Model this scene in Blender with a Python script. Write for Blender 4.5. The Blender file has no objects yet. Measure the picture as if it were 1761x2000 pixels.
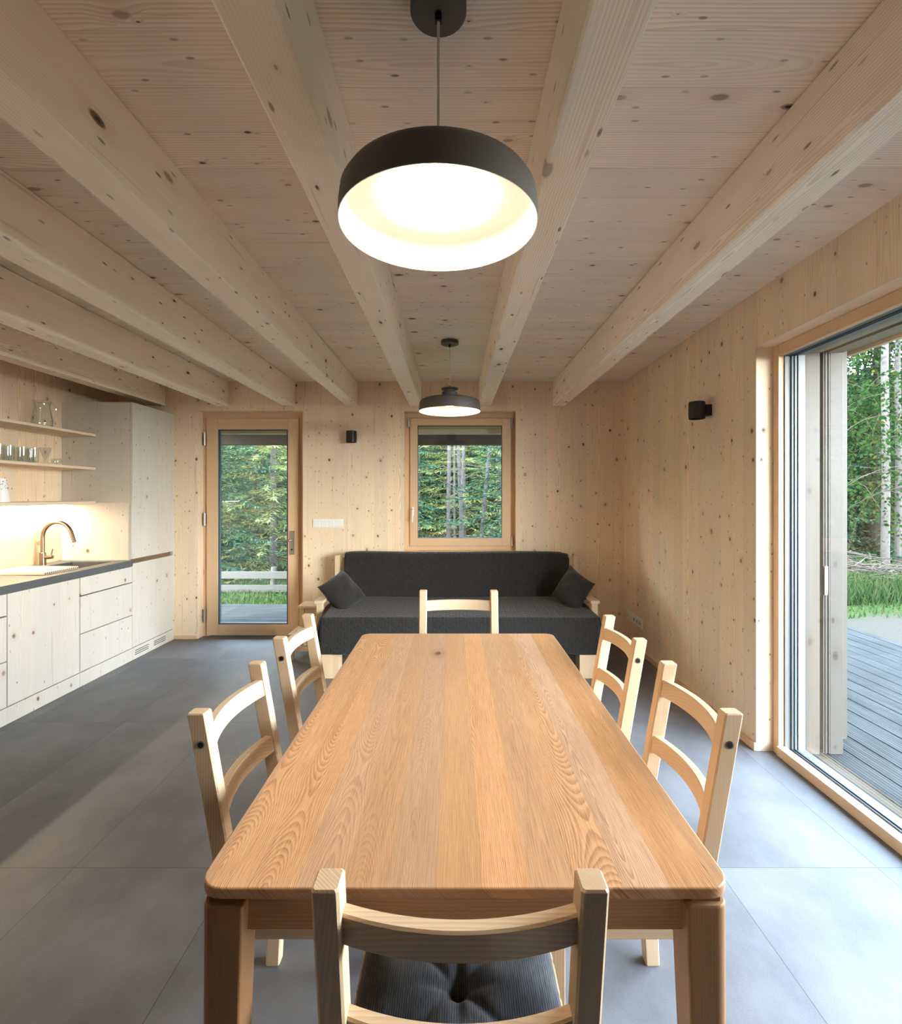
import bpy, bmesh, math, random
from mathutils import Vector, Matrix
random.seed(11)
S = bpy.context.scene
COL = S.collection
PI = math.pi

# ------------------------------------------------------------------ camera
# level wide lens with the frame shifted a little; room: x right, y into the room, z up
F, VX, VY, EYE = 985.0, 886.0, 969.0, 1.40
cam = bpy.data.cameras.new('camera')
cam.sensor_fit = 'HORIZONTAL'; cam.sensor_width = 36.0
cam.lens = 36.0 * F / 1761.0
cam.shift_x = -(VX - 880.5) / 1761.0
cam.shift_y = -(1000.0 - VY) / 1761.0
cam.clip_start = 0.02; cam.clip_end = 300
co = bpy.data.objects.new('camera', cam); COL.objects.link(co)
co.location = (0, 0, EYE); co.rotation_euler = (PI / 2, 0, 0)
S.camera = co

# ------------------------------------------------------------------ light and exposure
SKY = 37.0
SUN = 10.0
LAMP = 36.0
LED = 190.0
S.view_settings.view_transform = 'Standard'
S.view_settings.look = 'None'
S.view_settings.exposure = 0.60
S.view_settings.gamma = 1.0
S.view_settings.use_curve_mapping = False
S.cycles.use_denoising = True
S.cycles.max_bounces = 10; S.cycles.diffuse_bounces = 6; S.cycles.glossy_bounces = 4
S.cycles.transmission_bounces = 6; S.cycles.transparent_max_bounces = 24
S.cycles.sample_clamp_indirect = 6.0
S.cycles.caustics_reflective = False; S.cycles.caustics_refractive = False

w = bpy.data.worlds.new('overcast'); S.world = w; w.use_nodes = True
nt = w.node_tree; nt.nodes.clear()
wo = nt.nodes.new('ShaderNodeOutputWorld'); bg = nt.nodes.new('ShaderNodeBackground')
tcw = nt.nodes.new('ShaderNodeTexCoord'); sx = nt.nodes.new('ShaderNodeSeparateXYZ')
rp = nt.nodes.new('ShaderNodeValToRGB')
rp.color_ramp.elements[0].position = 0.0; rp.color_ramp.elements[0].color = (0.98, 0.98, 0.97, 1)
rp.color_ramp.elements[1].position = 0.6; rp.color_ramp.elements[1].color = (0.33, 0.43, 0.56, 1)
rp.color_ramp.interpolation = 'EASE'
nt.links.new(tcw.outputs['Generated'], sx.inputs[0]); nt.links.new(sx.outputs['Z'], rp.inputs[0])
nt.links.new(rp.outputs[0], bg.inputs[0]); bg.inputs[1].default_value = SKY
nt.links.new(bg.outputs[0], wo.inputs[0])

sl = bpy.data.lights.new('sun', 'SUN'); sl.energy = SUN; sl.angle = 0.02; sl.color = (1.0, 0.90, 0.72)
so = bpy.data.objects.new('sun', sl); COL.objects.link(so)
so.rotation_euler = Vector((0.80, 0.42, -0.50)).to_track_quat('-Z', 'Y').to_euler()


def portal(name, loc, rot, sx_, sy_):
    l = bpy.data.lights.new(name, 'AREA'); l.shape = 'RECTANGLE'; l.size = sx_; l.size_y = sy_
    l.cycles.is_portal = True
    o = bpy.data.objects.new(name, l); COL.objects.link(o); o.location = loc; o.rotation_euler = rot


portal('daylight_portal', (1.95, 1.60, 1.12), (0, PI / 2, 0), 2.15, 2.35)      # sliding door, faces -x
portal('daylight_portal', (-2.0, 5.25, 1.08), (-PI / 2, 0, 0), 0.75, 1.98)
portal('daylight_portal', (0.06, 5.25, 1.5), (-PI / 2, 0, 0), 0.9, 1.15)


# ------------------------------------------------------------------ helpers
def lin(*c):
    r = []
    for v in c:
        v /= 255.0
        r.append(v / 12.92 if v <= 0.04045 else ((v + 0.055) / 1.055) ** 2.4)
    return tuple(r) + (1.0,)


class MB:
    """collects shapes and links them as one mesh object"""
    def __init__(s):
        s.bm = bmesh.new()

    def box(s, x0, x1, y0, y1, z0, z1, bev=0.0, seg=2, rot=None, piv=None):
        x0, x1 = min(x0, x1), max(x0, x1); y0, y1 = min(y0, y1), max(y0, y1); z0, z1 = min(z0, z1), max(z0, z1)
        r = bmesh.ops.create_cube(s.bm, size=1.0)
        vs = r['verts']
        c = Vector(((x0 + x1) / 2, (y0 + y1) / 2, (z0 + z1) / 2))
        for v in vs:
            v.co = Vector((v.co.x * (x1 - x0), v.co.y * (y1 - y0), v.co.z * (z1 - z0))) + c
        es = list({e for v in vs for e in v.link_edges})
        if bev > 0:
            b = min(bev, 0.49 * min(x1 - x0, y1 - y0, z1 - z0))
            rr = bmesh.ops.bevel(s.bm, geom=es, offset=b, segments=seg, affect='EDGES', profile=0.5)
            vs = list({v for f in rr['faces'] for v in f.verts} | {v for v in vs if v.is_valid})
        if rot is not None:
            p = Vector(piv) if piv is not None else c
            bmesh.ops.rotate(s.bm, verts=vs, cent=p, matrix=rot)
        return s

    def loops(s, rings, cap0=True, cap1=True, close=True):
        vr = [[s.bm.verts.new(p) for p in r] for r in rings]
        n = len(vr[0])
        for a, b in zip(vr[:-1], vr[1:]):
            for i in range(n if close else n - 1):
                j = (i + 1) % n
                try:
                    s.bm.faces.new((a[i], a[j], b[j], b[i]))
                except ValueError:
                    pass
        if cap0: s.bm.faces.new(list(reversed(vr[0])))
        if cap1: s.bm.faces.new(vr[-1])
        return s

    def tube(s, pts, rad, n=10):
        pts = [Vector(p) for p in pts]
        if not isinstance(rad, (list, tuple)): rad = [rad] * len(pts)
        rings = []
        prev = None
        for i, p in enumerate(pts):
            d = (pts[min(i + 1, len(pts) - 1)] - pts[max(i - 1, 0)]).normalized()
            if prev is None:
                a = d.cross(Vector((0, 0, 1)))
                if a.length < 0.1: a = d.cross(Vector((0, 1, 0)))
            else:
                a = prev - d * prev.dot(d)
            a.normalize(); prev = a
            b = d.cross(a)
            rings.append([p + (a * math.cos(2 * PI * k / n) + b * math.sin(2 * PI * k / n)) * rad[i] for k in range(n)])
        return s.loops(rings)

    def lathe(s, prof, c=(0, 0, 0), n=48, cap0=False, cap1=False):
        c = Vector(c)
        rings = [[c + Vector((r * math.cos(2 * PI * k / n), r * math.sin(2 * PI * k / n), z)) for k in range(n)] for r, z in prof]
        return s.loops(rings, cap0, cap1)

    def cyl(s, c, r, h, n=32, axis='z', bev=0.0):
        p = [(r - bev, 0), (r, bev), (r, h - bev), (r - bev, h)] if bev > 0 else [(r, 0), (r, h)]
        c = Vector(c); rings = []
        for rr, z in p:
            ring = []
            for k in range(n):
                a = 2 * PI * k / n; u, v = rr * math.cos(a), rr * math.sin(a)
                q = {'z': (u, v, z), 'x': (z, u, v), 'y': (v, z, u)}[axis]
                ring.append(c + Vector(q))
            rings.append(ring)
        return s.loops(rings)

    def ngon_prism(s, pts, z0, z1, bev=0.0, seg=3):
        """vertical prism over a 2-d outline with softened top and bottom edges"""
        n = len(pts)
        cen = Vector((sum(p[0] for p in pts) / n, sum(p[1] for p in pts) / n))

        def ring(inset, z):
            out = []
            for i, p in enumerate(pts):
                a = Vector(pts[i - 1]); b = Vector(pts[(i + 1) % n]); t = (b - a).normalized()
                nrm = Vector((t.y, -t.x))
                if nrm.dot(Vector(p) - cen) < 0: nrm = -nrm
                q = Vector(p) - nrm * inset
                out.append((q.x, q.y, z))
            return out
        rings = []
        for k in range(seg + 1):
            a = PI / 2 * k / seg
            rings.append(ring(bev * (1 - math.sin(a)), z0 + bev * (1 - math.cos(a))))
        for k in range(seg + 1):
            a = PI / 2 * k / seg
            rings.append(ring(bev * (1 - math.cos(a)), z1 - bev * (1 - math.sin(a))))
        return s.loops(rings)

    def grid(s, fn, nu, nv):
        vs = [[s.bm.verts.new(fn(i / nu, j / nv)) for j in range(nv + 1)] for i in range(nu + 1)]
        for i in range(nu):
            for j in range(nv):
                s.bm.faces.new((vs[i][j], vs[i + 1][j], vs[i + 1][j + 1], vs[i][j + 1]))
        return s

    def build(s, name, mat, parent=None, world=False, smooth=True, angle=32):
        if world and parent is not None:
            bmesh.ops.translate(s.bm, verts=s.bm.verts, vec=-parent.matrix_basis.translation)
        bmesh.ops.recalc_face_normals(s.bm, faces=s.bm.faces)
        me = bpy.data.meshes.new(name); s.bm.to_mesh(me); s.bm.free()
        if smooth:
            me.polygons.foreach_set('use_smooth', [True] * len(me.polygons))
            me.set_sharp_from_angle(angle=math.radians(angle))
        me.materials.append(mat)
        o = bpy.data.objects.new(name, me); COL.objects.link(o)
        if smooth and angle <= 60 and len(me.polygons) > 6:
            wn = o.modifiers.new('weighted', 'WEIGHTED_NORMAL'); wn.keep_sharp = True; wn.weight = 80
        if parent is not None: o.parent = parent
        return o


def raw(name, verts, faces, mat, parent=None, smooth=False):
    me = bpy.data.meshes.new(name); me.from_pydata(verts, [], faces); me.update()
    if smooth: me.polygons.foreach_set('use_smooth', [True] * len(me.polygons))
    me.materials.append(mat)
    o = bpy.data.objects.new(name, me); COL.objects.link(o)
    if parent is not None: o.parent = parent
    return o


def tag(o, label=None, cat=None, group=None, kind=None):
    if label: o['label'] = label
    if cat: o['category'] = cat
    if group: o['group'] = group
    if kind: o['kind'] = kind
    return o


def thing(name, loc=(0, 0, 0), rz=0.0, label=None, cat=None, group=None, kind=None):
    o = bpy.data.objects.new(name, None); COL.objects.link(o)
    o.empty_display_size = 0.1
    o.location = loc; o.rotation_euler = (0, 0, rz)
    return tag(o, label, cat, group, kind)


def dup(root, loc, rz=0.0, label=None, group=None, scale=None):
    kids = {}
    for o in list(bpy.data.objects):
        if o.parent: kids.setdefault(o.parent.name, []).append(o)

    def rec(o, par):
        c = o.copy(); COL.objects.link(c)
        if par is not None: c.parent = par
        for k in kids.get(o.name, []): rec(k, c)
        return c
    r = rec(root, None)
    r.location = loc; r.rotation_euler = (0, 0, rz)
    if scale: r.scale = (scale,) * 3
    if label: r['label'] = label
    if group: r['group'] = group
    return r


# ------------------------------------------------------------------ node helper
class NT:
    def __init__(s, name):
        s.m = bpy.data.materials.new(name); s.m.use_nodes = True
        s.t = s.m.node_tree; s.t.nodes.clear()
        s.out = s.t.nodes.new('ShaderNodeOutputMaterial')

    def n(s, typ, **kw):
        x = s.t.nodes.new(typ)
        for k, v in kw.items(): setattr(x, k, v)
        return x

    def put(s, sock, v):
        if v is None: return
        if isinstance(v, bpy.types.NodeSocket): s.t.links.new(v, sock)
        else: sock.default_value = v

    def m2(s, op, a, b=None, c=None, clamp=False):
        x = s.n('ShaderNodeMath', operation=op); x.use_clamp = clamp
        s.put(x.inputs[0], a); s.put(x.inputs[1], b)
        if c is not None: s.put(x.inputs[2], c)
        return x.outputs[0]

    def add(s, a, b): return s.m2('ADD', a, b)
    def sub(s, a, b): return s.m2('SUBTRACT', a, b)
    def mul(s, a, b): return s.m2('MULTIPLY', a, b)

    def ss(s, v, lo, hi):
        x = s.n('ShaderNodeMapRange', interpolation_type='SMOOTHSTEP')
        s.put(x.inputs['Value'], v); s.put(x.inputs['From Min'], lo); s.put(x.inputs['From Max'], hi)
        return x.outputs[0]

    def vec(s, x=0.0, y=0.0, z=0.0):
        c = s.n('ShaderNodeCombineXYZ'); s.put(c.inputs[0], x); s.put(c.inputs[1], y); s.put(c.inputs[2], z)
        return c.outputs[0]

    def noise(s, v, scale=1.0, detail=2.0, rough=0.5, dims='3D', w=None):
        x = s.n('ShaderNodeTexNoise', noise_dimensions=dims)
        if v is not None: s.put(x.inputs['Vector'], v)
        if w is not None: s.put(x.inputs['W'], w)
        x.inputs['Scale'].default_value = scale; x.inputs['Detail'].default_value = detail
        x.inputs['Roughness'].default_value = rough
        return x.outputs[0]

    def white(s, v):
        x = s.n('ShaderNodeTexWhiteNoise', noise_dimensions='2D'); s.put(x.inputs['Vector'], v)
        return x.outputs['Value'], x.outputs['Color']

    def voro(s, v, scale=1.0, rnd=1.0, feature='F1'):
        x = s.n('ShaderNodeTexVoronoi', voronoi_dimensions='2D', feature=feature)
        s.put(x.inputs['Vector'], v); x.inputs['Scale'].default_value = scale; x.inputs['Randomness'].default_value = rnd
        return x

    def mix(s, f, a, b, mode='MIX'):
        x = s.n('ShaderNodeMix', data_type='RGBA', blend_type=mode)
        s.put(x.inputs[0], f); s.put(x.inputs[6], a); s.put(x.inputs[7], b)
        return x.outputs[2]

    def pos(s):
        tc = s.n('ShaderNodeTexCoord'); q = s.n('ShaderNodeSeparateXYZ')
        s.t.links.new(tc.outputs['Object'], q.inputs[0])
        return q.outputs[0], q.outputs[1], q.outputs[2]

    def bump(s, h, strength=0.1, dist=0.01):
        b = s.n('ShaderNodeBump'); b.inputs['Strength'].default_value = strength; b.inputs['Distance'].default_value = dist
        s.put(b.inputs['Height'], h); return b.outputs[0]

    def pbr(s, col, rough=0.5, metal=0.0, normal=None, spec=None, **kw):
        p = s.n('ShaderNodeBsdfPrincipled')
        s.put(p.inputs['Base Color'], col); s.put(p.inputs['Roughness'], rough); s.put(p.inputs['Metallic'], metal)
        if spec is not None: s.put(p.inputs['Specular IOR Level'], spec)
        if normal is not None: s.put(p.inputs['Normal'], normal)
        for k, v in kw.items(): s.put(p.inputs[k.replace('_', ' ')], v)
        s.t.links.new(p.outputs[0], s.out.inputs[0])
        return s.m


def wood(name, along, light, dark, knot, plank=0.12, ring=90.0, grain=0.55, fibre=0.25, tint=0.10, ks=5.0, kthr=0.55,
         krad=0.10, seam=0.0012, seam_dark=0.6, rough=0.55, stave=0.0, cath=0.10, rnd=True, bump=0.05, wobble=1.0, kstretch=0.55, pores=0.0, pins=0.0):
    """softwood or oak: planks, growth rings as cathedral arches, fibre and knots"""
    t = NT(name)
    x, y, z = t.pos()
    if along == 'x': v, u = x, t.add(y, z)
    elif along == 'y': v, u = y, t.add(x, z)
    else: v, u = z, t.add(x, y)
    if rnd:
        oi = t.n('ShaderNodeObjectInfo')
        v = t.add(v, t.mul(oi.outputs['Random'], 31.7)); u = t.add(u, t.mul(oi.outputs['Random'], 17.3))
    pu = t.m2('DIVIDE', u, plank)
    idx = t.m2('FLOOR', pu)
    fu = t.sub(t.sub(pu, idx), 0.5)
    r1, c1 = t.white(t.vec(idx, 3.7))
    sc = t.n('ShaderNodeSeparateXYZ'); t.t.links.new(c1, sc.inputs[0])
    v2 = t.add(v, t.mul(r1, 53.0))
    seamv = t.m2('GREATER_THAN', t.m2('ABSOLUTE', fu), 0.5 - seam / plank / 2)
    if stave > 0:
        pv = t.m2('DIVIDE', v2, stave); iv = t.m2('FLOOR', pv); fv = t.sub(pv, iv)
        r1, c1 = t.white(t.vec(t.add(idx, 0.37), iv))
        sc = t.n('ShaderNodeSeparateXYZ'); t.t.links.new(c1, sc.inputs[0])
        v2 = t.add(v2, t.mul(r1, 91.0))
        seamv = t.m2('MAXIMUM', seamv, t.m2('LESS_THAN', fv, 0.0011 / stave))
    # knots
    kv = t.vec(u, t.mul(v, kstretch), 0.0)
    wn = t.noise(t.vec(t.mul(u, 30.0), t.mul(v, 12.0), 1.3), 1.0, 1.0)
    kd = t.voro(kv, ks)
    pres = t.n('ShaderNodeSeparateXYZ'); t.t.links.new(kd.outputs['Color'], pres.inputs[0])
    has = t.m2('GREATER_THAN', pres.outputs[0], kthr)
    size = t.add(0.30, t.mul(t.mul(pres.outputs[1], pres.outputs[1]), 1.25))
    dist = t.m2('DIVIDE', t.add(kd.outputs['Distance'], t.mul(t.sub(wn, 0.5), 0.06)), size)
    kcore = t.mul(t.sub(1.0, t.ss(dist, krad * 0.55, krad)), has)
    khalo = t.mul(t.sub(1.0, t.ss(dist, krad * 0.8, krad * 3.4)), has)
    if pins > 0:
        kd2 = t.voro(t.vec(t.add(u, 5.3), t.mul(v, kstretch * 0.7), 0.0), ks * 2.3)
        p2 = t.n('ShaderNodeSeparateXYZ'); t.t.links.new(kd2.outputs['Color'], p2.inputs[0])
        has2 = t.m2('GREATER_THAN', p2.outputs[0], 1.0 - pins)
        pin = t.mul(t.mul(t.sub(1.0, t.ss(kd2.outputs['Distance'], 0.04, 0.10)), has2), t.add(0.25, t.mul(p2.outputs[1], 0.6)))
        stn = t.noise(t.vec(t.mul(u, 55.0), t.mul(v, 1.6), 7.7), 1.0, 2.0, 0.5)
        streak = t.ss(stn, 0.66, 0.74)
    # rings
    ul = t.mul(fu, plank)
    low = t.noise(None, 1.0, 1.0, 0.5, '1D', t.add(t.mul(v2, 1.1), t.mul(sc.outputs[2], 40.0)))
    wob = t.noise(t.vec(t.mul(u, 9.0), t.mul(v2, 2.6), t.mul(r1, 20.0)), 1.0, 2.0)
    cen = t.mul(t.sub(sc.outputs[1], 0.5), plank * 1.6)
    d = t.add(t.mul(t.sub(low, 0.36), cath), t.mul(t.sub(wob, 0.5), 0.018 * wobble))
    uu = t.add(t.sub(ul, cen), t.mul(t.sub(wob, 0.5), 0.012 * wobble))
    rr = t.m2('SQRT', t.add(t.mul(uu, uu), t.mul(d, d)))
    rr = t.add(rr, t.mul(khalo, 0.012))
    ph = t.mul(rr, ring)
    saw = t.m2('FRACT', ph)
    line = t.mul(t.ss(saw, 0.15, 0.88), t.sub(1.0, t.ss(saw, 0.90, 1.0)))
    line = t.mul(line, t.add(0.32, t.mul(t.mul(r1, r1), 0.85)))
    fb = t.noise(t.vec(t.mul(u, 420.0), t.mul(v2, 9.0), 0.0), 1.0, 2.0, 0.6)
    big = t.noise(t.vec(t.mul(u, 14.0), t.mul(v2, 1.2), 4.0), 1.0, 2.0)
    if pores > 0: line = t.mul(line, t.add(0.35, t.mul(fb, 1.1)))
    g = t.add(t.mul(line, grain), t.mul(t.sub(fb, 0.4), fibre))
    g = t.m2('ADD', g, t.mul(t.sub(big, 0.5), 0.5), clamp=True)
    col = t.mix(g, light, dark)
    if pores > 0:
        pr = t.noise(t.vec(t.mul(u, 900.0), t.mul(v2, 26.0), 2.0), 1.0, 1.0, 0.5)
        col = t.mix(t.mul(t.ss(pr, 0.60, 0.72), t.mul(t.add(0.25, line), pores)), col, tuple(c * 0.55 for c in dark[:3]) + (1,))
    tn = t.add(1.0 - tint, t.mul(sc.outputs[0], 2 * tint))
    hs = t.n('ShaderNodeHueSaturation'); t.put(hs.inputs['Value'], tn); t.put(hs.inputs['Color'], col)
    t.put(hs.inputs['Saturation'], t.add(1.0 - tint * 0.6, t.mul(sc.outputs[2], 1.2 * tint)))
    col = hs.outputs[0]
    col = t.mix(t.mul(khalo, 0.30), col, dark)
    if pins > 0:
        col = t.mix(t.mul(streak, 0.45), col, tuple(c * 0.8 for c in dark[:3]) + (1,))
        col = t.mix(pin, col, knot)
    col = t.mix(t.mul(kcore, t.add(0.5, t.mul(pres.outputs[2], 0.45))), col, knot)
    col = t.mix(t.mul(t.sub(1.0, t.ss(dist, krad * 0.12, krad * 0.45)), t.mul(has, t.m2('GREATER_THAN', pres.outputs[2], 0.45))), col, tuple(c * 0.45 for c in knot[:3]) + (1,))
    if seam > 0: col = t.mix(t.mul(seamv, seam_dark), col, tuple(c * 0.35 for c in dark[:3]) + (1,))
    nb = t.bump(t.sub(fb, t.mul(line, 0.6)), bump, 0.004)
    return t.pbr(col, rough, normal=nb, spec=0.35)


def plain(name, col, rough=0.5, metal=0.0, vary=0.06, scale=30.0, spec=None):
    t = NT(name)
    x, y, z = t.pos()
    nz = t.noise(t.vec(x, y, z), scale, 3.0)
    f = t.add(1.0 - vary, t.mul(nz, 2 * vary))
    hs = t.n('ShaderNodeHueSaturation'); hs.inputs['Color'].default_value = col; t.put(hs.inputs['Value'], f)
    rg = t.add(rough - 0.04, t.mul(nz, 0.08))
    return t.pbr(hs.outputs[0], rg, metal, spec=spec)


def glow(name, col, strength):
    t = NT(name)
    e = t.n('ShaderNodeEmission'); e.inputs[0].default_value = col; e.inputs[1].default_value = strength
    t.t.links.new(e.outputs[0], t.out.inputs[0]); return t.m


def pane_glass(name, tint=(0.97, 0.99, 0.98, 1), refl=1.0, ior=1.5):
    t = NT(name)
    tr = t.n('ShaderNodeBsdfTransparent'); tr.inputs[0].default_value = tint
    gl = t.n('ShaderNodeBsdfGlossy'); gl.inputs['Roughness'].default_value = 0.0
    lw = t.n('ShaderNodeLayerWeight'); lw.inputs[0].default_value = 0.5
    f0 = ((ior - 1) / (ior + 1)) ** 2
    fr = t.add(f0, t.mul(t.m2('POWER', lw.outputs['Facing'], 5.0), 1 - f0))
    mx = t.n('ShaderNodeMixShader')
    t.put(mx.inputs[0], t.m2('MULTIPLY', fr, refl, clamp=True))
    t.t.links.new(tr.outputs[0], mx.inputs[1]); t.t.links.new(gl.outputs[0], mx.inputs[2])
    t.t.links.new(mx.outputs[0], t.out.inputs[0]); return t.m


def fabric(name, col, col2, quilt=0.0, rough=0.9, stripe=False):
    t = NT(name)
    x, y, z = t.pos()
    a, b = x, t.add(t.mul(y, 1.0), t.mul(z, -1.0))
    wv = t.mul(t.m2('SINE', t.mul(a, 2600.0)), t.m2('SINE', t.mul(b, 2600.0)))
    nz = t.noise(t.vec(x, y, z), 25.0, 3.0)
    f = t.add(t.mul(wv, 0.2), nz)
    if stripe:
        st = t.m2('SINE', t.add(t.mul(x, 1500.0), t.mul(t.noise(t.vec(t.mul(x, 300.0), t.mul(y, 40.0), 0.0), 1.0, 1.0), 6.0)))
        f = t.add(t.mul(st, 0.35), t.mul(nz, 0.8))
    h = t.mul(wv, 0.05)
    if quilt > 0:
        k = 2 * PI / quilt
        l1 = t.m2('ABSOLUTE', t.m2('SINE', t.mul(a, k / 2)))
        l2 = t.m2('ABSOLUTE', t.m2('SINE', t.mul(t.add(t.mul(a, 0.5), t.mul(b, 0.866)), k / 2)))
        l3 = t.m2('ABSOLUTE', t.m2('SINE', t.mul(t.add(t.mul(a, -0.5), t.mul(b, 0.866)), k / 2)))
        mask = t.m2('MINIMUM', l1, t.m2('MINIMUM', l2, l3))
        h = t.add(h, t.m2('POWER', mask, 0.5))
    colr = t.mix(t.m2('MULTIPLY', f, 1.0, clamp=True), col, col2)
    nb = t.bump(h, 0.55 if quilt > 0 else 0.25, 0.012 if quilt > 0 else 0.003)
    return t.pbr(colr, rough, normal=nb, spec=0.2, Sheen_Weight=0.15)


# ------------------------------------------------------------------ materials
SPR_L, SPR_D, SPR_K = lin(240, 219, 191), lin(211, 176, 138), lin(104, 74, 52)
M_wall = wood('spruce_wall', 'z', SPR_L, SPR_D, SPR_K, plank=0.13, ks=8.5, kthr=0.54, krad=0.09, rnd=False, grain=0.68, tint=0.08, pins=0.35, seam=0.0008, seam_dark=0.45, ring=80, kstretch=0.8)
M_ceil = wood('spruce_ceiling', 'x', lin(246, 237, 226), lin(216, 190, 168), lin(112, 82, 66), plank=0.17, ks=8.0, kthr=0.50, krad=0.085, rnd=False, grain=0.66, tint=0.07, pins=0.35, seam=0.0012, seam_dark=0.5, kstretch=0.5)
M_beam = wood('spruce_beam', 'y', lin(248, 240, 227), lin(220, 196, 171), lin(100, 74, 56), plank=0.24, ks=6.5, kthr=0.60, krad=0.075, grain=0.6, pins=0.35, tint=0.04, seam=0.0, ring=110, kstretch=0.45)
M_kit = wood('spruce_front', 'z', lin(203, 199, 190), lin(188, 175, 157), lin(128, 98, 74), plank=0.11, ks=6.5, kthr=0.66, krad=0.085, grain=0.36, pins=0.2, tint=0.03, seam=0.0004, seam_dark=0.2, ring=80, kstretch=0.8)
M_shelf = wood('spruce_shelf', 'y', lin(226, 208, 180), lin(205, 176, 140), lin(140, 105, 75), plank=0.2, ks=6, kthr=0.85, grain=0.3, tint=0.03, seam=0.0)
M_joinZ = wood('larch_frame_upright', 'z', lin(218, 186, 150), lin(200, 163, 124), lin(150, 105, 70), plank=0.3, ks=3, kthr=0.97, grain=0.35, tint=0.02, seam=0.0, rough=0.45)
M_joinX = wood('larch_frame_cross', 'x', lin(218, 186, 150), lin(200, 163, 124), lin(150, 105, 70), plank=0.3, ks=3, kthr=0.97, grain=0.35, tint=0.02, seam=0.0, rough=0.45)
M_joinY = wood('larch_frame_long', 'y', lin(218, 186, 150), lin(200, 163, 124), lin(150, 105, 70), plank=0.3, ks=3, kthr=0.97, grain=0.35, tint=0.02, seam=0.0, rough=0.45)
OAK_L, OAK_D, OAK_K = lin(196, 154, 117), lin(114, 73, 45), lin(95, 58, 34)
M_oakY = wood('oak_top', 'y', OAK_L, OAK_D, OAK_K, plank=0.078, ring=300, grain=0.42, fibre=0.9, tint=0.17, ks=3.0, kthr=0.985, krad=0.04, seam=0.0005, seam_dark=0.25, rough=0.42, cath=0.13, wobble=1.3, bump=0.10, pores=0.5, rnd=False)
M_oakX = wood('oak_apron', 'x', OAK_L, OAK_D, OAK_K, plank=0.3, ring=150, grain=0.4, fibre=0.6, tint=0.03, ks=2, kthr=0.97, seam=0.0, rough=0.5, cath=0.14)
M_oakZ = wood('oak_leg_shaded', 'z', lin(158, 120, 84), lin(116, 80, 52), OAK_K, plank=0.2, ring=200, grain=0.3, fibre=0.6, tint=0.03, ks=2, kthr=0.97, seam=0.0, rough=0.5, cath=0.05)  # oak darkened in the colour to put shade on the legs
PIN_L, PIN_D = lin(208, 184, 153), lin(160, 118, 80)
M_pineZ = wood('pine_post', 'z', PIN_L, PIN_D, lin(110, 70, 45), plank=0.2, ring=170, grain=0.32, fibre=0.3, tint=0.07, ks=3, kthr=0.92, krad=0.06, seam=0.0, rough=0.5, cath=0.05)
M_pineX = wood('pine_slat', 'x', PIN_L, PIN_D, lin(110, 70, 45), plank=0.3, ring=130, grain=0.3, fibre=0.3, tint=0.06, ks=3, kthr=0.95, krad=0.06, seam=0.0, rough=0.5, cath=0.08)
M_pineY = wood('pine_rail', 'y', PIN_L, PIN_D, lin(110, 70, 45), plank=0.3, ring=130, grain=0.3, fibre=0.3, tint=0.06, ks=3, kthr=0.95, krad=0.06, seam=0.0, rough=0.5, cath=0.08)
M_extZ = wood('weathered_larch', 'z', lin(66, 62, 58), lin(50, 42, 35), lin(27, 20, 15), plank=0.4, ring=120, grain=0.5, tint=0.05, ks=6, kthr=0.6, krad=0.09, seam=0.0, kstretch=0.6)
M_extX = wood('weathered_soffit', 'y', lin(140, 134, 116), lin(108, 96, 78), lin(80, 60, 45), plank=0.3, ring=120, grain=0.4, tint=0.05, ks=5, kthr=0.8, seam=0.0)
M_head = wood('pale_head_board', 'x', lin(206, 202, 180), lin(180, 172, 146), lin(110, 90, 70), plank=0.05, tint=0.05, seam=0.002)
M_dark = plain('dark_stained_timber', lin(52, 46, 42), 0.8)
M_anth = plain('anthracite_lacquer', lin(84, 81, 77), 0.5, vary=0.02)
M_black = plain('black_metal', lin(16, 16, 17), 0.45, vary=0.02)
M_white = plain('white_plastic', lin(236, 236, 234), 0.35, vary=0.01)
M_inner = plain('white_enamel', lin(250, 247, 240), 0.5, vary=0.01)
M_steel = plain('brushed_steel', lin(190, 186, 180), 0.32, 1.0, vary=0.03)
M_bronze = plain('brushed_bronze_steel', lin(150, 132, 112), 0.34, 1.0, vary=0.04)
M_cable = plain('grey_textile_cable', lin(214, 208, 200), 0.8)
M_gasket = plain('grey_gasket', lin(70, 82, 92), 0.5)
M_alu = plain('pale_frame_profile', lin(104, 108, 110), 0.45, vary=0.02)
M_glass = pane_glass('window_glass', refl=1.25)
M_tumbler = pane_glass('clear_glass', (0.95, 0.97, 0.97, 1), 1.3)
M_anthwall = plain('unseen_wall_low_bounce', lin(44, 42, 40), 0.8)  # guessed dark colour, chosen so the unseen wall bounces little light
M_quilt = fabric('charcoal_quilt', lin(30, 29, 29), lin(45, 44, 44), quilt=0.052)
M_cush = fabric('charcoal_cotton', lin(28, 27, 27), lin(42, 41, 41))
M_seat = fabric('blue_grey_ribbed', lin(42, 47, 54), lin(92, 98, 106), stripe=True)


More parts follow.
